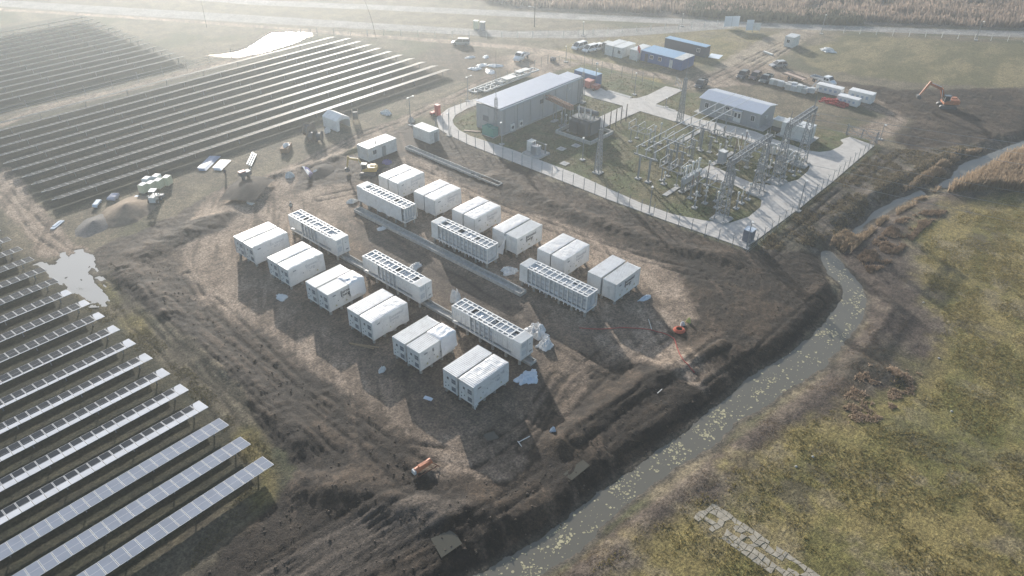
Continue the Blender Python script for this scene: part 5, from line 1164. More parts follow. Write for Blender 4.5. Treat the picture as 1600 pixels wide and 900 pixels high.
# busbar bridge from the long building to the transformer
t = thing('bus_bridge', 'rust coloured busbar bridge on posts from the long building to the transformer', 'busbar bridge', (0, 0, 0))
a = Vector((123.5, 97.8, 4.6)); b = Vector((TX - .5, TY + 3.2, 4.9)); o = MB(); lattice(o, a, b, .8, .8, 14, .12, .08); o.build('bridge_beam', RUST, t); dd = (b - a)
for f in (.35, .7, 1.0): p = a + dd * f; o = MB(); [o.box((p.x + s * .45, p.y, 2.2), (.14, .14, 4.4)) for s in (-1, 1)]; o.box((p.x, p.y, .1), (1.8, .9, .22), mi=1); o.build('support', [GALV, CONC], t)
for k in range(6): p = a + dd * (.25 + .13 * k); o = MB(); o.insul((p.x, p.y, p.z + .4), .5, .1, k=4); o.build('insulator', PORCB, t)
# neutral equipment near the basin
for k, px in enumerate(((877, 197), (884, 200), (890, 205))): instrument(px, f'{ORD[k]} slender arrester from the left before the big transformer', 1.6, 1.0, False, 'slender arresters before the transformer')
c = P3(838, 243); t = thing('small_transformer', 'small grey station transformer with a white cabinet on a concrete base', 'transformer', (c.x + .5, c.y + .5, 0))
o = MB(); o.box((0, 0, .15), (3.6, 4.2, .4)); o.build('base', CONC, t); o = MB(); o.box((-.4, -.3, 1.2), (1.3, 1.6, 1.7)); [o.box((-1.15, -.9 + .2 * k, 1.2), (.25, .06, 1.4)) for k in range(7)]; o.build('tank', mat('cabinet_grey', (.36, .38, .40)), t)
o = MB(); o.box((.3, 1.5, 1.3), (1.4, 1.2, 1.9)); o.box((.3, 1.5, 2.3), (1.5, 1.3, .08)); o.build('cabinet', OFFWH, t); o = MB(); [o.insul((-.4, -.8 + .5 * k, 2.05), .7, .1, k=4) for k in range(3)]; o.build('bushing', PORCB, t); o = MB(); stand(o, .9, -1.6, 2.2); o.bar((.9, -1.6, 2.2), (-.2, -.2, 2.9), .08); o.build('stand', [GALV, CONC], t)

# flexible conductors hanging from the gantry beams to the gear below, and thin lattice posts between
def conductor(a, b, sag, label, m=WIRE, r=.03): 
    a, b = Vector(a), Vector(b); pts = [a.lerp(b, k / 10) - Vector((0, 0, sag * 4 * (k / 10) * (1 - k / 10))) for k in range(11)]
    return tag(tube_path(pts, r, 4).build('conductor', m), label, 'conductor', 'flexible conductors in the switchyard')
YW = mat('yellowish_cable', (.30, .27, .15), .95, spec=.05)
for k, (p, zt_, x_) in enumerate((((1064, 300), 4.7, 109.5), ((1083, 289), 4.7, 113.5), ((1103, 290), 5.0, 117.5), ((1146, 250), 4.9, 112), ((1161, 240), 4.9, 118))):
    c = P3(*p); conductor((x_, 46.4, 10.2), (c.x, c.y, zt_), 1.0, f'{ORD[k]} thin conductor hanging from the nearest gantry beam, from the left')
for k, (p, zt_, x_) in enumerate((((1202, 262), 4.2, 129.5), ((1211, 256), 4.2, 132.5), ((1221, 250), 4.2, 135.5))):
    c = P3(*p); conductor((x_, 46.4, 10.8), (c.x, c.y, zt_), 1.0, f'{ORD[k]} thin conductor from the farther gantry beam down to the gear')
for k in range(3):
    a, b = P3(1146 + 3 * k, 262 + 3 * k, 4.2), P3(1172 + 3 * k, 252 + 3 * k, 6.0); conductor(a, b, .4, f'{("upper", "middle", "lower")[k]} yellowish cable slung left of the second gantry tower', YW, .022)
for k, p in enumerate(((1046, 262), (1062, 272), (1092, 232), (1108, 238), (1136, 288), (1142, 300), (1196, 250), (1186, 282), (1022, 250), (1080, 252), (1166, 262), (1216, 270))):
    c = P3(*p); h_ = (3.6, 4.4, 5.0, 3.2)[k % 4]; t = thing('lattice_post', f'{ORD[k]} slim lattice post from the left among the switchgear', 'post', (c.x, c.y, 0), 0, 'slim lattice posts among the switchgear')
    o = MB(); lattice(o, (0, 0, .15), (0, 0, h_), .42, .32, 6, .06, .04); o.build('shaft', GALV, t); o = MB(); o.box((0, 0, .08), (.9, .9, .2)); o.build('footing', CONC, t)
    o = MB(); o.box((0, 0, h_ + .05), (.3, 1.8, .12)); o.build('cross_arm', GALV, t)
    for j in (-.75, .75): o = MB(); o.insul((0, j, h_ + .1), .9, .09, n=6, k=5); o.build('insulator', (PORC, PORCB)[k % 2], t)

# ================================================================== FENCES, LAMPS
FP = MB(); FP.box((0, 0, 1.05), (.075, .075, 2.1)); FP.bar((0, 0, 2.1), (-.22, 0, 2.5), .05); FP.bar((0, 0, 2.1), (.22, 0, 2.5), .05); _o = FP.build('fence_post', GALV); FENCE_ME = _o.data; bpy.data.objects.remove(_o)
FP = MB(); FP.box((0, 0, .95), (.12, .12, 1.9)); _o = FP.build('fence_post', OFFWH); FENCE2_ME = _o.data; bpy.data.objects.remove(_o)
def fence(label, pts, step, me, hs=(.15, .75, 1.35, 2.0), r=.011, group=None, kz=None):
    t = thing('fence', label, 'fence', (pts[0][0], pts[0][1], 0), 0, group); o0 = Vector((pts[0][0], pts[0][1], 0)); w = MB()
    for a, b in zip(pts[:-1], pts[1:]):
        a, b = Vector((*a, 0)), Vector((*b, 0)); L = (b - a).length; n = max(1, round(L / step)); rz = math.atan2((b - a).y, (b - a).x)
        P = [a.lerp(b, k / n) for k in range(n + 1)]
        for p in P: p.z = gz(p.x, p.y)
        for k, p in enumerate(P[:-1] if b != Vector((*pts[-1], 0)) else P): inst('post', me, t, tuple(p - o0 - Vector((0, 0, .1))), (0, 0, rz + math.pi / 2))
        for p, q in zip(P[:-1], P[1:]):
            for h in hs: w.tube(p - o0 + Vector((0, 0, h)), q - o0 + Vector((0, 0, h)), r, n=4, caps=False)
    w.build('wire', WIRE if me is FENCE_ME else GALV, t); return t
fence('wire fence with forked steel posts along the near side of the switchyard', [(102.0, 110.2), (100.8, 100), (100.75, 38.5)], 2.5, FENCE_ME, (.15, .6, 1.05, 1.5, 2.0))
fence('wire fence with forked steel posts along the right side of the switchyard', [(101.2, 38.3), (158.4, 38.5)], 2.6, FENCE_ME, (.15, .6, 1.05, 1.5, 2.0))
fence('wire fence on the left side of the switchyard behind the long building', [(102.6, 110.6), (130.0, 119.6), (152, 120.6)], 2.9, FENCE_ME)
fence('wire fence along the back of the switchyard before the blue offices', [(152.3, 120.6), (157.0, 110), (157.5, 92)], 3.2, FENCE_ME)
fence('thin fence with white posts along the far road at upper right', polyw([(1318, 52), (1420, 57), (1600, 66), (1680, 70)]), 4.3, FENCE2_ME, (.5, 1.2, 1.8), .02)
fence('thin fence along the second far road above the upper solar field', polyw([(470, 53), (600, 56), (760, 60), (880, 58), (1060, 46), (1120, 41)]), 4.6, FENCE2_ME, (.5, 1.2, 1.8), .015)
fence('low fence between the upper solar field and the far hazy field', [(30, 182.6), (80, 183.2), (124, 183.6)], 6.5, FENCE_ME, (.4, 1.1, 1.8), .03)
# gate at the right end of the paved road
t = thing('gate', 'double steel gate with diagonal braces closing the right end of the paved road', 'gate', (158.8, 38.9, .05)); 
for k in range(2):
    o = MB(); y0, y1 = .15 + 2.9 * k, 2.95 + 2.9 * k
    for z in (.2, 1.1, 2.0): o.bar((0, y0, z), (0, y1, z), .08)
    for y in (y0, y1): o.bar((0, y, .1), (0, y, 2.1), .09)
    o.bar((0, y0, .2), (0, y1, 2.0), .07); o.bar((0, y1, .2), (0, y0, 2.0), .06); o.build('leaf', GALV, t)
o = MB(); [o.box((0, y, 1.2), (.2, .2, 2.5)) for y in (-.05, 6.1)]; o.build('gate_posts', GALV, t)
t = thing('gate', 'open single leaf gate at the upper end of the crossing road', 'gate', tuple(P3(1063, 141)[:2]) + (.05,), .9)
o = MB(); [o.bar((0, 0, z), (3.4, 0, z), .08) for z in (.2, 1.1, 2.0)]; [o.bar((x, 0, .1), (x, 0, 2.1), .09) for x in (0, 3.4)]; o.bar((0, 0, .2), (3.4, 0, 2.0), .07); o.build('leaf', GALV, t)
def lamp(base, top, label, arms=1, m=GALV, z=None, foot=True):
    h = hgt(base, top); c = P3(*base); t = thing('lamp_post', label, 'lamp post', (c.x, c.y, 0), 0, 'lamp posts'); o = MB(); o.tube((0, 0, 0), (0, 0, h), .10, .06, n=8); o.build('pole', m, t)
    for s in range(arms):
        d = (-.52, -.3) if s == 0 else (.5, -.25); o = MB(); o.bar((0, 0, h - .05), (d[0], d[1], h + .12), .06); o.box((d[0] * 1.5, d[1] * 1.5, h + .14), (.6, .35, .12), rz=.5); o.build('lamp_head', OFFWH, t)
    if foot: o = MB(); o.box((0, 0, .08), (.9, .9, .2)); o.build('footing', CONC, t)
for base, top, lab, arms in (((642, 196), (641, 152), 'double headed lamp post at the left corner of the switchyard fence', 2), ((731, 158), (731, 120), 'lamp post beside the left end of the long building roof', 2), ((702, 212), (702, 176), 'lamp post on the near paved strip by the white shed', 1),
    ((784, 226), (784, 190), 'lamp post below the left end of the long building', 1), ((910, 250), (910, 214), 'lamp post between the two small manholes', 1), ((1014, 334), (1017, 290), 'lamp post on the near fence below the busbars', 1), ((1166, 388), (1169, 344), 'lamp post at the fence corner nearest the pad', 1),
    ((1247, 330), (1253, 280), 'lamp post on the right fence left of the gate', 1), ((991, 148), (992, 113), 'lamp post on the grass in front of the blue offices', 1), ((1040, 168), (1042, 152), 'short lamp post by the road beside the intersection', 1), ((1375, 218), (1376, 194), 'lamp post with a floodlight beside the gate', 1),
    ((911, 56), (911, 34), 'lamp post along the second far road', 1), ((1283, 53), (1292, 23), 'leaning lamp post beside the far dirt entrance', 1), ((1525, 63), (1534, 33), 'lamp post on the far road at upper right', 1), ((1065, 41), (1065, 21), 'lamp post at the junction of the far roads', 1), ((884, 97), (885, 72), 'lamp post by the dirt track left of the parked white vans', 1)):
    lamp(base, top, lab, arms)
t = thing('camera_mast', 'slim mast with small boxes before the blue office block', 'mast', tuple(P3(930, 136)[:2]) + (0,)); h = hgt((930, 136), (934, 99)); o = MB(); o.tube((0, 0, 0), (0, 0, h), .1, .07); o.build('pole', GALV, t); o = MB(); o.box((0, 0, h), (.5, .4, .4)); o.box((.1, -.1, h - 1.5), (.35, .35, .5)); o.build('box', OFFWH, t); o = MB(); o.box((0, 0, .08), (.9, .9, .2)); o.build('footing', CONC, t)
c = P3(835, 42); h = hgt((835, 42), (834, 6)); t = thing('utility_pole', 'dark wooden utility pole with a small lamp between the far roads', 'utility pole', (c.x, c.y, 0)); o = MB(); o.tube((0, 0, -.3), (0, 0, h), .16, .11); o.build('pole', mat('dark_timber', (.09, .075, .06), .9), t); o = MB(); o.bar((0, 0, h - 1), (-.9, .8, h - .7), .08); o.box((-1.2, 1.05, h - .68), (.8, .4, .12), rz=-.7); o.build('lamp_head', OFFWH, t)
a, b = P3(588, 61), P3(566, -8, 9.5); o = MB(); 
pts = [a.lerp(b, k / 8) + Vector((.5 * math.sin(k / 8 * 3.1), 0, 0)) for k in range(9)]; o = tube_path(pts, .06); tag(o.build('leaning_pole', mat('dark_timber', (.09, .075, .06))), 'thin dark leaning pole by the second far road', 'pole')
c = P3(323, 42); o = MB(); o.tube((0, 0, -.3), (0, 0, 9.5), .07, .05); o.bar((-.8, .6, 9), (.8, -.6, 9), .08); tag(o.build('utility_pole', mat('dark_timber', (.09, .075, .06)), None, (c.x, c.y, 0)), 'faint utility pole in the bright haze at upper left', 'utility pole')
o = on(352, 288); 

# ================================================================== VEHICLES
def wheel_set(t, xs_, y, r=.36, w=.24):
    for x in xs_:
        for s in (-1, 1):
            o = MB(); o.tube((x, s * y - w / 2, r), (x, s * y + w / 2, r), r, n=14); wo = o.build('wheel', BLACK, t); g = MB(); g.tube((x, s * (y + w / 2 + .005), r), (x, s * (y + w / 2 + .02), r), r * .58, n=10); g.build('rim', GALV, wo)
def loft(secs, mb, mi=0):
    """secs: list of (x, [(y,z)...]) closed loops of equal length"""
    n = len(secs[0][1]); vs = [(x, y, z) for x, lp in secs for y, z in lp]; fs = []
    for i in range(len(secs) - 1):
        for k in range(n): fs.append((i * n + k, i * n + (k + 1) % n, (i + 1) * n + (k + 1) % n, (i + 1) * n + k))
    fs += [tuple(range(n - 1, -1, -1)), tuple(range((len(secs) - 1) * n, len(secs) * n))]; mb.add(vs, fs, mi)
def sec(w, z0, z1, r=.12): return [(-w + r * .5, z0), (w - r * .5, z0), (w, z0 + r), (w, z1 - r), (w - r, z1), (-w + r, z1), (-w, z1 - r), (-w, z0 + r)]
def car(name, px, head, kind, m, label, cat, group=None, z=None):
    """head: direction (world angle) the front points; kinds: van, suv, pickup"""
    c = on(*px); t = thing(name, label, cat, (c.x, c.y, max(c.z, 0) - .02), head, group); L = {'van': 5.0, 'suv': 4.5, 'pickup': 5.2}[kind]; h = L / 2; w = .92
    o = MB(); hd = {'van': 1.05, 'suv': 1.0, 'pickup': 1.02}[kind]
    loft([(-h, sec(w * .9, .45, hd * .95)), (-h + .12, sec(w, .30, hd)), (h - 1.4, sec(w, .28, hd)), (h - .3, sec(w * .97, .30, hd * .80)), (h, sec(w * .82, .38, hd * .66))], o)
    r0, r1, f0, f1, rt = {'van': (-h + .05, -h + .25, .75, 1.75, 1.85), 'suv': (-h + .1, -h + .55, .35, 1.15, 1.72), 'pickup': (-.55, -.40, .85, 1.6, 1.78)}[kind]
    gl = MB(); tw = w * .80
    g0, g1 = [(r0, -w + .05), (f1, -w + .05), (f1, w - .05), (r0, w - .05)], [(r1, -tw), (f0, -tw), (f0, tw), (r1, tw)]
    zb, zt = hd - .03, rt - .08
    o.build('body', m, t)
    gl.add([(x, y, zb) for x, y in g0] + [(x, y, zt) for x, y in g1], [(0, 1, 5, 4), (1, 2, 6, 5), (2, 3, 7, 6), (3, 0, 4, 7), (4, 5, 6, 7)]); gl.build('windows', GLASS, t)
    rf = MB(); rf.add([(x * 1.0, y, zt - .01) for x, y in g1] + [(r1 + .1, -tw + .08, rt), (f0 - .12, -tw + .08, rt), (f0 - .12, tw - .08, rt), (r1 + .1, tw - .08, rt)], [(0, 1, 5, 4), (1, 2, 6, 5), (2, 3, 7, 6), (3, 0, 4, 7), (4, 5, 6, 7)])
    for k in range(4): rf.bar(Vector((*g0[k], zb)) * 1.0, Vector((*g1[k], zt)), .09)
    for s in (-1, 1): xm = (r0 + f1) / 2 - .2; rf.bar((xm, s * (w - .05), zb), (xm, s * tw, zt), .09)
    rf.build('roof', m, t)
    if kind == 'pickup':
        b = MB(); b.box((-h + .92, 0, hd + .012), (1.6, 1.5, .03)); b.build('load_bed', DGREY, t); b = MB(); [b.box((-h + .92, s * .86, hd + .16), (1.75, .08, .35)) for s in (-1, 1)]; b.box((-h + .06, 0, hd + .16), (.08, 1.64, .35)); b.build('bed_sides', m, t)
    for s in (-1, 1): b = MB(); b.box((h - .06, s * .58, hd * .58), (.14, .34, .16)); b.build('headlight', mat('headlight', (.7, .7, .68), .15, var=0), t); b = MB(); b.box((f1 - .1, s * (w + .1), hd + .1), (.12, .2, .16)); b.build('mirror', m, t)
    wheel_set(t, (-h + .95, h - .95), w - .1); return t
LEFT = math.atan2(.756, -.655); AWAY = math.pi
GV = 'parked cars'
car('van', (905, 76), 3.05, 'van', CARW, 'leftmost parked white van beside the white offices', 'van', GV); car('van', (922, 80), 3.0, 'van', CARW, 'second parked white van, nearer the white offices', 'van', GV)
car('car', (933, 78), 3.05, 'suv', CARW, 'low white car partly behind the second white van', 'car', GV); car('car', (720, 70), LEFT - .05, 'van', CARS, 'pale car seen from the side on the far dirt track', 'car', GV)
car('pickup_truck', (1095, 135), 3.3, 'pickup', CARD, 'dark pickup parked alone above the small house', 'pickup truck', GV); car('car', (1160, 121), 3.2, 'suv', CARD, 'dark car, leftmost of three parked in a row at the yard', 'car', GV)
car('car', (1179, 123), 3.2, 'suv', CARB, 'reddish dark car, middle of three parked in a row', 'car', GV); car('car', (1196, 127), 3.2, 'pickup', mat('grey_green_car', (.12, .14, .14), .35, spec=.6), 'grey pickup, rightmost of three parked in a row by the pallets', 'car', GV)
car('car', (1215, 105), LEFT + .25, 'suv', CARS, 'silver car standing alone above the row of parked cars', 'car', GV)
def truck(px, head, label, flat=3.4, m=CARW):
    c = on(*px); t = thing('truck', label, 'truck', (c.x, c.y, max(0, c.z)), head, 'white crew trucks'); o = MB(); xf = 2.9
    loft([(.3, sec(.95, .45, 2.15, .15)), (1.6, sec(.97, .40, 2.2, .18)), (2.15, sec(.95, .40, 1.55, .18)), (3.0, sec(.88, .42, 1.15, .18)), (3.15, sec(.80, .5, .95, .15))], o); o.build('cab', m, t)
    g = MB(); g.add([(1.66, -.78, 2.12), (1.66, .78, 2.12), (2.2, .82, 1.52), (2.2, -.82, 1.52), (1.70, -.78, 2.13), (1.70, .78, 2.13), (2.24, .82, 1.54), (2.24, -.82, 1.54)], [(4, 7, 6, 5)]); 
    for s in (-1, 1):
        for xa, xb in ((.5, 1.05), (1.2, 1.85)): g.box(((xa + xb) / 2, s * .965, 1.62), (xb - xa, .03, .55))
    g.build('windows', GLASS, t); o = MB(); o.box((-flat / 2 + .15, 0, .85), (flat, 1.95, .12)); o.build('load_bed', MGREY, t)
    o = MB(); [o.box((-flat / 2 + .15, s * .96, 1.08), (flat, .06, .36)) for s in (-1, 1)]; o.box((-flat + .18, 0, 1.08), (.06, 1.86, .36)); o.build('bed_sides', ALU, t); o = MB(); o.box((-.3, 0, .6), (flat + 1.6, .8, .25)); o.build('chassis', DGREY, t)
    for s in (-1, 1): b = MB(); b.box((3.1, s * .6, .82), (.1, .3, .18)); b.build('headlight', mat('headlight', (.7, .7, .68)), t)
    wheel_set(t, (-flat * .62, 2.2), .82, .38); return t
truck((815, 93), 3.35, 'white crew truck on the dirt behind the long building', 2.8)
a, b = on(1285, 130), on(1308, 138); hd_ = math.atan2((b - a).y, (b - a).x); truck((1286, 131), hd_, 'white crew truck with a long flat bed beside the pallets', 3.6)
c = on(1240, 124); t = thing('trailer', 'empty flat trailer standing behind the white flat bed truck', 'trailer', (c.x, c.y, 0), hd_); o = MB(); o.box((0, 0, .8), (6.0, 2.1, .16)); [o.box((0, s * 1.03, 1.0), (6.0, .06, .3)) for s in (-1, 1)]; o.build('bed', mat('pinkish_board', (.5, .38, .3)), t); wheel_set(t, (-.8, .2), .9, .34)
# pallets
rs = random.Random(11); a, b = on(1206, 132), on(1270, 146); dv = (b - a); nrm = Vector((-dv.y, dv.x, 0)).normalized()
for k in range(14):
    p = a + dv * ((k % 10) / 9.3) + nrm * ((0 if k < 10 else -1.5) + rs.uniform(-.25, .25)) + (dv * (.25 + .02 * k) if k >= 10 else Vector()); h = rs.uniform(.8, 1.5)
    t = thing('pallet', f'{ORD[k]} wrapped grey pallet stack from the left in the {"long" if k < 10 else "front"} row beside the white truck' if k < 10 else f'{ORD[k - 10]} wrapped grey pallet stack from the left in the short front row', 'pallet', (p.x, p.y, 0), math.atan2(dv.y, dv.x) + rs.uniform(-.1, .1), 'wrapped pallet stacks')
    o = MB(); [o.box((0, y, .07), (1.3, .12, .14)) for y in (-.5, 0, .5)]; o.build('pallet_base', WOOD, t); o = MB(); o.box((0, 0, .15 + h / 2), (1.3, 1.2, h), tx=.96, ty=.96); o.box((.05, .05, h + .2), (1.0, .9, .1)); o.build('load', (OFFWH, PORC, ALU)[k % 3], t)
def unit(x0, y0, x1, y1, h, lab):
    t = thing('wrapped_unit', lab, 'wrapped unit', ((x0 + x1) / 2, (y0 + y1) / 2, 0), 0, 'white wrapped units on the yard'); lx, ly = x1 - x0, y1 - y0; o = MB(); o.box((0, 0, h / 2 + .12), (lx, ly, h)); o.build('case', WHITE, t); o = MB(); [o.box((0, y, .06), (lx, .2, .14)) for y in (-ly * .35, 0, ly * .35)]; o.build('skids', WOOD, t); [MB().box((-lx / 2 - .01, -ly * .3 + ly * .2 * k, h * .6), (.02, ly * .1, h * .3)).build('print_panel', mat('blue_grey_print', (.4, .46, .56), .6), t) for k in range(4)]
    cover((lx, ly, h + .12), int(x0 * 7 + y0), 'T', .02, .1, .25, .02).build('wrap_sheet', TARP, t, smooth=True)
unit(180.2, 54.9, 182.4, 60.9, 1.7, 'long white wrapped unit lying right before the white truck'); unit(180.3, 47.7, 182.7, 53.2, 2.1, 'taller white wrapped unit standing rightmost on the yard'); unit(176.2, 49.3, 178.2, 54.2, 1.6, 'low white wrapped unit right of the red heap'); unit(178.4, 52.6, 179.8, 54.6, 1.2, 'small white wrapped unit between the red heap and the low one')
c = on(1305, 161); o = MB()
o.box((0, 0, .03), (3.6, 6.2, .12), mi=1)
for k in range(150):
    p = Vector((max(-1.6, min(1.6, rs.gauss(0, .9))), max(-2.8, min(2.8, rs.gauss(0, 1.7))), 0)); hh = max(.2, 1.1 - abs(p.x) * .3 - abs(p.y) * .15) * rs.uniform(.4, 1); a_ = rs.uniform(0, 3.1); o.bar(p + Vector((-.5 * math.cos(a_), -.5 * math.sin(a_), hh * rs.uniform(.05, .6))), p + Vector((.5 * math.cos(a_), .5 * math.sin(a_), hh)), .14)
    if k % 2 == 0: o.lathe([(.3, 0), (.34, hh * .5), (.3, hh)], (p.x, p.y, 0), 8)
tag(o.build('red_heap', [mat('bright_red_part', (.40, .045, .045), .55, var=.5), mat('heap_base', (.12, .09, .06), .9)], None, (c.x, c.y, 0)), 'heap of bright red fittings on the grass beside white wrapped units', 'heap')
for k, px in enumerate(((1267, 142), (1276, 145))): a, b = on(*px), on(px[0] + 10, px[1] - 8); o = MB(); o.bar((a.x, a.y, .9), (b.x, b.y, 1.5), .22); o.bar((a.x, a.y, 0), (a.x, a.y, .9), .2); o.bar((b.x, b.y, 0), (b.x, b.y, 1.5), .2); tag(o.build('steel_trestle', GALV), ('left' if k == 0 else 'right') + ' slanting grey beam on trestles before the white truck', 'beam')

def excavator(px, head, m, s, label, boom, cabroof, house=(0, 0)):
    c = on(*px); t = thing('excavator', label, 'excavator', (c.x, c.y, c.z), head); t.scale = (s, s, s)
    for sd in (-1, 1):
        o = MB(); pr = [(-1.7, .12), (-1.4, 0), (1.4, 0), (1.75, .15), (1.85, .45), (1.55, .75), (-1.5, .75), (-1.8, .45)]; n = len(pr); y0, y1 = sd * 1.0 - .28, sd * 1.0 + .28
        o.add([(x, y0, z) for x, z in pr] + [(x, y1, z) for x, z in pr], [tuple(range(n)), tuple(range(2 * n - 1, n - 1, -1))] + [((i + 1) % n, i, n + i, n + (i + 1) % n) for i in range(n)]); o.build('track', DGREY, t)
    o = MB(); o.box((0, 0, .6), (1.6, 1.5, .35)); o.tube((0, 0, .7), (0, 0, 1.0), .6, n=14); o.build('undercarriage', DGREY, t)
    o = MB(); loft([(-2.1, sec(1.05, 1.05, 1.95, .3)), (-1.7, sec(1.2, 1.0, 2.05, .25)), (-.4, sec(1.22, 1.0, 2.0, .15)), (1.15, sec(1.2, 1.0, 1.5, .1))], o); o.box((-1.1, -.4, 2.1), (1.2, .9, .2)); o.build('house', m, t)
    o = MB(); [o.bar((x, y, 1.45), (x * .93 + .05, y, 2.75), .1) for x in (.05, 1.25) for y in (.25, 1.12)]; o.box((.62, .68, 1.5), (1.2, .9, .12)); cabo = o.build('cab_frame', mat('cab_frame', (.45, .43, .38), .5), t); o = MB(); o.box((.66, .68, 2.8), (1.35, 1.05, .12)); o.build('cab_roof', cabroof, t); o = MB(); o.box((.64, .68, 2.1), (1.05, .82, 1.15)); o.build('cab_glass', GLASS, t)
    P = [Vector((x, -.25, z)) for x, z in boom]; o = MB(); o.bar(P[0], P[1], .42, .5, w1=.38, h1=.62); o.bar(P[1], P[2], .38, .62, w1=.3, h1=.34); o.build('boom', m, t)
    o = MB(); o.bar(P[2] + (P[2] - P[3]).normalized() * .5, P[3], .3, .5, w1=.22, h1=.24); o.build('stick', m, t)
    o = MB(); o.tube(P[0] + Vector((.5, .3, .1)), P[1] + Vector((-.1, .3, -.1)), .08); o.tube(P[1] + Vector((.2, 0, .42)), P[2] + Vector((0, 0, .35)), .075); o.build('ram', ALU, t)
    b = P[3]; o = MB(); q = [(0, .1), (.5, -.1), (.45, -.6), (0, -.95), (-.55, -.75), (-.35, -.3)]; n = len(q); o.add([(b.x + x, -.25 - .45, b.z + z) for x, z in q] + [(b.x + x, -.25 + .45, b.z + z) for x, z in q], [tuple(range(n)), tuple(range(2 * n - 1, n - 1, -1))] + [((i + 1) % n, i, n + i, n + (i + 1) % n) for i in range(n)]); o.build('bucket', DGREY, t)
    return t
excavator((576, 272), LEFT - .05, YELLOW, .82, 'yellow excavator with a pale cab roof behind the back row of containers', [(.9, 1.5), (2.2, 3.3), (4.4, 3.6), (4.9, 1.2)], OFFWH)
excavator((1478, 168), LEFT - .15, ORANGE, 1.05, 'orange excavator on the dark ploughed ground at upper right', [(.9, 1.5), (2.0, 3.9), (4.8, 4.9), (6.1, 2.3)], GLASS)
# compact loader
c = on(243, 316); t = thing('loader', 'small white and grey compact loader beside the gravel heap', 'loader', (c.x, c.y, c.z), .75)
o = MB(); o.box((0, 0, .85), (2.3, 1.1, .8), tx=.9); o.box((-.9, 0, 1.25), (.6, 1.0, .4)); o.build('body', OFFWH, t); wheel_set(t, (-.7, .7), .68, .42, .3); o = MB(); [o.bar((x, y, 1.2), (x, y, 2.2), .08) for x in (-.4, .6) for y in (-.45, .45)]; o.build('cab_frame', DGREY, t); o = MB(); o.box((.1, 0, 2.25), (1.3, 1.1, .1)); o.build('cab_roof', WHITE, t); o = MB(); [o.bar((-.9, s * .7, 1.6), (1.6, s * .7, .5), .16) for s in (-1, 1)]; o.build('lift_arm', OFFWH, t); o = MB(); o.yz_prism([(-.9, .1), (.9, .1), (.9, .6), (-.9, .6)], 1.55, 2.1); o.build('bucket', MGREY, t)
# white bales / tanks
BX = [((226, 300), 'first cream wrapped block from the left in the front line of four'), ((238, 297), 'second cream wrapped block from the left in the front line of four'), ((250, 293), 'third cream wrapped block from the left in the front line of four'), ((263, 288), 'rightmost cream wrapped block of the front line of four'), ((232, 290), 'left whitish block behind the cream line'), ((247, 286), 'right whitish block behind the cream line')]
for k, (px, lab) in enumerate(BX):
    c = on(*px); t = thing('wrapped_block', lab, 'wrapped block', (c.x, c.y, c.z - .05), .42 + .03 * k, 'cream wrapped blocks by the solar field'); o = MB(); o.box((0, 0, .85), (1.45, 1.15, 1.5), tx=.95, ty=.95); o.build('block', CREAM if k < 4 else FILM, t); o = MB(); o.box((0, 0, .06), (1.5, 1.2, .14)); o.build('pallet_base', WOOD, t); o = MB(); o.box((0, 0, 1.62), (1.2, .95, .05)); o.build('top_sheet', TARP, t)
# gravel heap
def heap(px, rx, ry, h, m, name, label, cat, seed):
    c = on(*px); n = 36; vs = []; fs = []
    for i in range(n + 1):
        for j in range(n + 1):
            u, v = (i / n - .5) * 2, (j / n - .5) * 2; ra = math.hypot(u, v); nz_ = float(fbm(np.array([u * 2.2 + seed]), np.array([v * 2.2]), 4, seed, .55)[0])
            vs.append((u * rx, v * ry, max(-.3, h * (1 - ra * (1.0 + .5 * (nz_ - .5))) + .18 * (nz_ - .5) * h)))
    for i in range(n):
        for j in range(n): fs.append((i * (n + 1) + j, (i + 1) * (n + 1) + j, (i + 1) * (n + 1) + j + 1, i * (n + 1) + j + 1))
    mb = MB(); mb.add(vs, fs); return tag(mb.build(name, m, None, (c.x, c.y, c.z), smooth=True, rz=.6), label, cat)
SAND = mat('tan_sand', (.25, .19, .135), .95, var=.25, scale=1.5, bump=.4); GRAV = mat('grey_gravel', (.15, .14, .13), .95, var=.4, scale=4, bump=.6)
heap((200, 330), 5.6, 4.0, 1.5, SAND, 'sand_heap', 'tan sand heap by the small loader at the left of the pad', 'sand heap', 3); heap((148, 352), 4.2, 2.6, .9, GRAV, 'gravel_heap', 'low grey gravel heap left of the tan sand heap', 'gravel heap', 5)
heap((500, 268), 3.8, 2.4, .8, mat('dark_soil', (.06, .05, .04), .95, var=.4, bump=.4), 'soil_heap', 'dark soil heap under the violet sheets by the yellow excavator', 'soil heap', 7); heap((388, 302), 4.6, 3.2, .75, mat('dark_soil', (.06, .05, .04)), 'soil_heap', 'dark soil heap below the trestle stand', 'soil heap', 9)
c = on(160, 318); o = MB(); 
for k in range(9): o.tube((-.9 + .2 * k, -.6, .35 + .1 * math.sin(k)), (-.8 + .2 * k, .7, .35), .28, n=8)
tag(o.build('pipe_roll', mat('lilac_pipe', (.42, .42, .50), .5), None, tuple(c + Vector((2.2, .3, 0))), rz=.7), 'roll of lilac grey pipe beside the lowest upper solar row', 'pipe roll'); o = MB(); o.box((0, 0, .45), (2.4, .8, .3), tx=.8); [o.box((x, 0, .15), (.1, .6, .4)) for x in (-.9, .9)]; tag(o.build('bench', FILM, None, tuple(c + Vector((-.8, 0, 0))), rz=.8), 'pale low bench beside the lilac pipe roll', 'bench')
c = on(212, 311); o = MB(); o.box((0, 0, .15), (1.7, .6, .3)); tag(o.build('flat_box', FILM, None, tuple(c), rz=.7), 'small pale flat box between the pipe roll and loader', 'box')
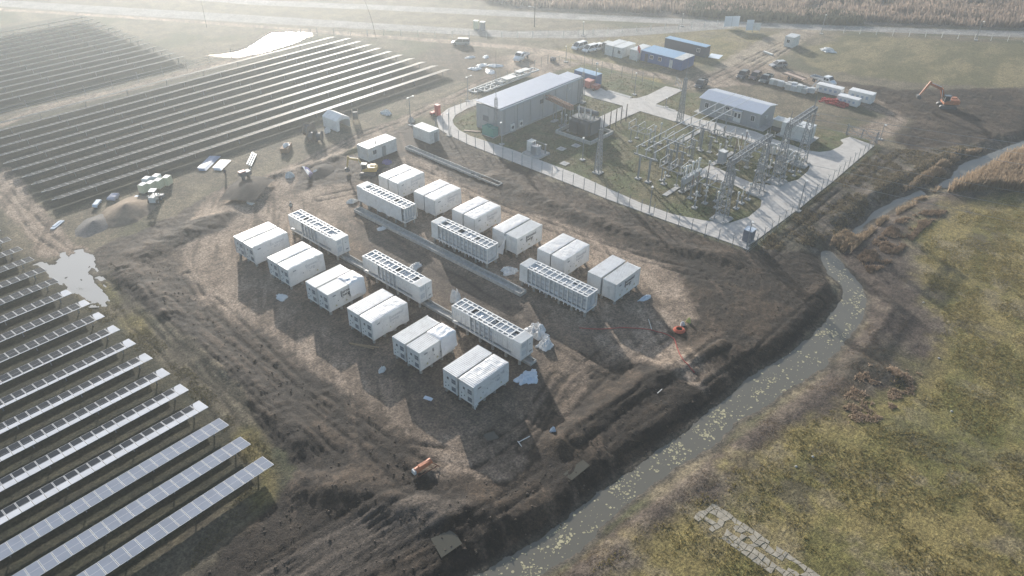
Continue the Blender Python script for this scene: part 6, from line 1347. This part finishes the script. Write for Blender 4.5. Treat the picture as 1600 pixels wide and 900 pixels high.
c = on(90, 352); o = MB(); o.box((0, 0, .1), (2.8, .7, .12)); o.box((.2, .2, .2), (1.8, .4, .1)); tag(o.build('pale_sheet', FILM, None, tuple(c), rz=.6), 'pale flat sheet on the dirt at the end of the upper solar rows', 'sheet')
# panels stacked by the track
for k, (px, ln, m, lab) in enumerate((((325, 256), 6.5, mat('blue_sheet', (.20, .30, .46), .4), 'long blue sheets stacked beside the solar field track'), ((345, 259), 4.5, FILM, 'pale sheets stacked in front of the long blue sheets'))):
    c = on(*px); o = MB(); [o.box((0, .25 * j - .4, .15 + .1 * j), (ln - .5 * j, 1.4, .08)) for j in range(3)]; tag(o.build('sheet_stack', m, None, tuple(c), rz=.62), lab, 'sheet stack')
c = on(398, 252); o = MB(); [o.bar((-2.6, .3 * j, .2 + .2 * j), (2.6, .3 * j + .4, .3 + .2 * j), .25, .15) for j in range(3)]; tag(o.build('white_beams', WHITE, None, tuple(c), rz=.72), 'white beams lying by the track behind the trestle stand', 'beams')
c = on(386, 287); t = thing('trestle_stand', 'dark two-legged stand with a red and white load on top by the track', 'stand', (c.x, c.y, c.z)); o = MB(); [o.box((x, 0, .9), (.35, .5, 1.9)) for x in (-.5, .6)]; o.build('legs', DGREY, t); o = MB(); o.box((0, 0, 2.0), (2.0, 1.2, .7)); o.build('box', DGREY, t); o = MB(); o.box((-.5, .1, 2.45), (1.2, .8, .2)); o.build('load', PINK, t); o = MB(); o.bar((.9, 0, 1.6), (1.3, 0, 2.6), .12); o.build('handle', OFFWH, t)
# violet sheets near the excavator
c = on(480, 275); t = thing('violet_sheets', 'bundle of violet and white plastic sheets on the soil heap', 'sheets', (c.x, c.y, c.z), .7)
o = MB(); [o.add([(-1.8 + .5 * k, -.9, .9 - .05 * k), (.6 + .4 * k, .5, 1.6 - .2 * k), (.9 + .4 * k, .2, 1.2 - .2 * k), (-1.6 + .5 * k, -1.2, .4)], [(0, 1, 2, 3)]) for k in range(4)]; o.build('violet_sheet', PURPLE, t); o = MB(); [o.add([(-1.6 + .5 * k, -.6, 1.1), (.4 + .4 * k, .8, 1.75 - .2 * k), (.55 + .4 * k, .6, 1.65 - .2 * k), (-1.5 + .5 * k, -.9, .95)], [(0, 1, 2, 3)]) for k in range(3)]; o.build('white_sheet', TARP, t)
crumple('violet_sheet', (605, 255), (1.8, 1.4), .6, 'small violet sheet on the mud right of the yellow excavator', 'sheet', PURPLE, 21); crumple('plastic_sheet', (494, 271), (1.8, 1.2), .5, 'white debris right of the violet sheets', 'debris', TARP, 22); crumple('plastic_sheet', (452, 275), (2.0, 2.0), .6, 'pale debris left of the violet sheets', 'debris', OFFWH, 23)
# tent
t = thing('tent', 'white pointed roof tent open at the front beside the upper solar rows', 'tent', (88.9, 126.6, gz(88.9, 126.6)), 0); o = MB(); w_, l_, hw, hr = 1.75, 2.3, 2.3, 3.2
o.add([(-w_, -l_, 0), (-w_, l_, 0), (-w_, l_, hw), (-w_, -l_, hw), (w_, -l_, 0), (w_, l_, 0), (w_, l_, hw), (w_, -l_, hw), (0, l_, hr), (0, -l_, hr)], [(0, 3, 2, 1), (4, 5, 6, 7), (1, 2, 8, 6, 5)]); o.build('walls', TARP, t)
o = MB(); o.add([(-w_ - .05, -l_ - .05, hw - .03), (-w_ - .05, l_ + .05, hw - .03), (0, l_ + .05, hr + .03), (0, -l_ - .05, hr + .03), (w_ + .05, -l_ - .05, hw - .03), (w_ + .05, l_ + .05, hw - .03)], [(0, 3, 2, 1), (3, 4, 5, 2)]); o.build('roof', TARP, t)
o = MB(); o.add([(-w_, -l_ - .02, hw), (0, -l_ - .02, hr), (w_, -l_ - .02, hw), (w_, -l_ - .02, 1.5), (w_ - .35, -l_ - .02, 1.9), (.4, -l_ - .02, 2.2), (-.9, -l_ - .02, 2.1), (-1.1, -l_ - .02, 0), (-w_, -l_ - .02, 0)], [(0, 8, 7, 6), (0, 6, 5, 1), (1, 5, 4, 2), (2, 4, 3)]); o.build('front_flap', TARP, t)
# cable drums
def drum(px, r, w, rz, m, label):
    c = on(*px); t = thing('cable_drum', label, 'cable drum', (c.x, c.y, c.z + r), rz, 'cable drums'); 
    for s in (-1, 1): o = MB(); o.tube((0, s * w / 2, 0), (0, s * w / 2 + s * .08, 0), r, n=20); o.build('flange', m, t)
    o = MB(); o.tube((0, -w / 2, 0), (0, w / 2, 0), r * .62, n=16); o.build('core', DGREY, t)
drum((556, 190), 1.35, 1.1, .9, mat('pale_timber', (.40, .33, .24), .8), 'big pale wooden cable drum right of the white tent'); drum((489, 222), 1.3, 1.1, .5, mat('dark_timber2', (.12, .10, .085), .8), 'dark cable drum left of the white tent'); drum((500, 222), 1.2, 1.0, .7, mat('dark_timber2', (.12, .10, .085)), 'second dark cable drum close beside the first dark one'); drum((484, 212), 1.4, 1.1, .3, mat('dark_timber2', (.12, .10, .085)), 'dark cable drum behind the other two dark drums')
c = on(448, 235); t = thing('skip', 'rusty low skip filled with white scrap beside the solar rows', 'skip', (c.x, c.y, c.z), .7); o = MB(); o.box((0, 0, .55), (2.9, 1.5, 1.0), tx=1.12); o.build('tub', mat('rust_tan', (.27, .17, .10), .8), t); crm = crumple('scrap', (448, 235), (2.2, 1.2), .35, 'tmp', 'tmp', TARP, 31, .0); crm.parent = t; crm.location = (0, 0, 1.06); crm.rotation_euler.z = 0
for k_ in ('label', 'category'): del crm[k_]
crumple('plastic_sheet', (512, 206), (1.8, 1.4), .8, 'white rags heaped at the left foot of the tent', 'rags', TARP, 32); crumple('plastic_sheet', (604, 177), (3.2, 2.4), .6, 'pale debris spread on dark ground right of the big cable drum', 'debris', OFFWH, 33); crumple('plastic_sheet', (643, 190), (1.5, 1.5), .8, 'pale clutter at the foot of the double headed lamp post', 'debris', PORC, 34)
for k, px in enumerate(((742, 108), (752, 103), (765, 112), (773, 103))): crumple('plastic_sheet', px, (4.0, 2.4), .3, f'{ORD[k]} white sheet from the left on the dark ground behind the long building', 'plastic sheet', TARP, 40 + k)
for k, px in enumerate(((748, 90), (771, 89))): crumple('plastic_sheet', (px[0] - 12, px[1]), (3.0, 1.6), .25, ('left' if k == 0 else 'right') + ' white sheet on dark ground below the far dirt track', 'plastic sheet', TARP, 50 + k)
for k, px in enumerate(((744, 45), (754, 47))):
    c = on(*px); t = thing('portable_toilet', ('left yellowish' if k == 0 else 'right grey') + ' booth standing on the second far road', 'booth', (c.x, c.y, 0), .4); o = MB(); o.box((0, 0, 1.15), (1.3, 1.3, 2.3)); o.build('box', CREAM if k == 0 else MGREY, t); o = MB(); o.box((0, 0, 2.36), (1.45, 1.45, .12)); o.build('roof', TARP, t)
c = on(864, 96); t = thing('barrel_trolley', 'dark blue barrel trolley on the dirt behind the long building roof', 'trolley', (c.x, c.y, 0), .4); o = MB(); [o.lathe([(.3, .15), (.32, .6), (.3, 1.05)], (x, y, 0), 10) for x in (-.4, .4) for y in (-.35, .35)]; o.build('barrel', NAVY, t); o = MB(); o.box((0, 0, .1), (1.6, 1.4, .12)); o.build('tray', WOOD, t)
# far site boards
for k, (px, w2, h2, lab) in enumerate((((1142, 44), 4.6, 3.0, 'wide white site board in two halves beside the far road'), ((1170, 50), 2.2, 3.0, 'narrow tall pale site board right of the wide one'), ((1181, 50), 2.3, 2.1, 'small white site board at the far dirt entrance'))):
    c = on(*px); t = thing('site_board', lab, 'board', (c.x, c.y, 0), TH * 0 - .72, 'site boards by the far road'); o = MB(); [o.box((x, .08, (h2 + .5) / 2), (.12, .12, h2 + .5)) for x in (-w2 / 2 + .1, w2 / 2 - .1)]; o.build('posts', GALV, t); o = MB(); o.box((0, 0, .5 + h2 / 2), (w2, .06, h2)); o.build('panel', FILM if k < 2 else OFFWH, t)
    if k == 0: o = MB(); o.box((0, -.04, .5 + h2 / 2), (.06, .03, h2)); o.build('joint', MGREY, t)
c = on(1200, 84); o = MB(); o.box((0, 0, .2), (.7, 3.4, .35)); tag(o.build('pale_block', OFFWH, None, tuple(c), rz=-.35), 'long pale block lying beside the far dirt entrance', 'block')
c = on(1118, 88); o = MB(); o.box((0, 0, .02), (3.8, 3.0, .04)); o.box((.8, 1.0, .05), (2.0, 1.4, .05)); tag(o.build('ground_sheet', FILM, None, tuple(c), rz=.2), 'pale sheet spread on the ground right of the dark navy container', 'ground sheet')
# flag pole at the blue block
c = P3(998, 97); t = thing('flag', 'red flag on a pole in front of the blue office block', 'flag', (169.6, 104.8, 0)); o = MB(); o.tube((0, 0, 0), (0, 0, 4.6), .05, n=6); o.build('pole', ALU, t)
o = MB(); n = 8; vs = [(-.02 - .05 * math.sin(i * 1.3 + j * .4), -.1 - i * .12 + .03 * j, 4.5 - j * .28 - i * .12) for i in range(n) for j in range(6)]; o.add(vs, [(i * 6 + j, (i + 1) * 6 + j, (i + 1) * 6 + j + 1, i * 6 + j + 1) for i in range(n - 1) for j in range(5)]); o.build('cloth', mat('flag_red', (.65, .12, .10), .7, var=.1), t)

c = on(1171, 380); t = thing('blue_grey_cabinet', 'blue grey cabinet with a pale top at the fence corner nearest the pad', 'cabinet', (c.x + .6, c.y + .6, .08)); o = MB(); o.box((0, 0, 1.0), (1.5, 1.4, 2.0)); o.build('box', mat('blue_grey_box', (.16, .18, .22), .5), t); o = MB(); o.box((0, 0, 2.04), (1.6, 1.5, .08)); o.build('lid', FILM, t)
# ================================================================== PEOPLE
def person(px, head, label, vest, arm=.2):
    c = on(*px); me = bpy.data.meshes.new('person'); V = [(0, 0, .95), (0, 0, 1.18), (0, 0, 1.42), (0, 0, 1.55), (.02, 0, 1.64), (.01, 0, 1.76), (0, .10, .90), (.02, .11, .50), (0, .12, .08), (.16, .13, .03), (0, -.10, .90), (.03, -.11, .50), (-.04, -.12, .08), (.12, -.13, .03),
         (0, .20, 1.43), (.03, .27, 1.15), (.03 + arm, .24, .92), (.06 + arm, .23, .83), (0, -.20, 1.43), (.0, -.28, 1.15), (.10, -.27, .90), (.13, -.26, .81)]
    E = [(0, 1), (1, 2), (2, 3), (3, 4), (4, 5), (0, 6), (6, 7), (7, 8), (8, 9), (0, 10), (10, 11), (11, 12), (12, 13), (2, 14), (14, 15), (15, 16), (16, 17), (2, 18), (18, 19), (19, 20), (20, 21)]
    rad = [.15, .145, .155, .06, .09, .085, .095, .07, .055, .05, .095, .07, .055, .05, .075, .05, .04, .045, .075, .05, .04, .045]
    me.from_pydata(V, E, []); o = bpy.data.objects.new('person', me); col.objects.link(o); sk = o.modifiers.new('skin', 'SKIN'); 
    for i, r_ in enumerate(rad): me.skin_vertices[0].data[i].radius = (r_, r_ * (1.25 if i in (1, 2) else 1)) if i not in (1, 2) else (r_ * .75, r_ * 1.2)
    me.skin_vertices[0].data[0].use_root = True
    ss = o.modifiers.new('sub', 'SUBSURF'); ss.levels = 1; ss.render_levels = 1; bpy.context.view_layer.update()
    dg = bpy.context.evaluated_depsgraph_get(); m2 = bpy.data.meshes.new_from_object(o.evaluated_get(dg)); o.modifiers.clear(); o.data = m2; m2.materials.clear(); m2.materials.append(CLOTH); m2.materials.append(SKIN)
    for p in m2.polygons: p.use_smooth = True; p.material_index = 1 if (p.center.z > 1.56 or (p.center.z < .90 and abs(p.center.y) > .2)) else 0
    tag(o, label, 'person'); o.location = (c.x, c.y, c.z); o.rotation_euler.z = head
    h = MB(); h.lathe([(.145, 1.72), (.15, 1.75), (.115, 1.79), (.11, 1.83), (.08, 1.87), (.02, 1.89)], (.02, 0, 0), 12); h.build('helmet', OFFWH if vest else CLOTH, o)
    v = MB(); prof = [(.20, 1.0), (.205, 1.2), (.21, 1.38), (.15, 1.47)]; vs = []
    for r_, z in prof:
        for k in range(12): a_ = 2 * math.pi * k / 12; vs.append((r_ * .82 * math.cos(a_), r_ * 1.12 * math.sin(a_), z))
    v.add(vs, [(i * 12 + k, i * 12 + (k + 1) % 12, (i + 1) * 12 + (k + 1) % 12, (i + 1) * 12 + k) for i in range(3) for k in range(12)]); v.build('vest', VEST if vest else CLOTH, o, smooth=True)
    n_ = MB(); n_.add([(.12, -.025, 1.66), (.12, .025, 1.66), (.14, 0, 1.655), (.10, 0, 1.71)], [(0, 1, 2), (0, 3, 1), (0, 2, 3), (1, 3, 2)]); n_.build('nose', SKIN, o)
person((456, 330), -2.2, 'person in dark clothes and pale vest standing beyond the farthest front skid', True, .2)
person((353, 277), -1.2, 'person in dark clothes standing on the track by the sheet stacks', False, .05)
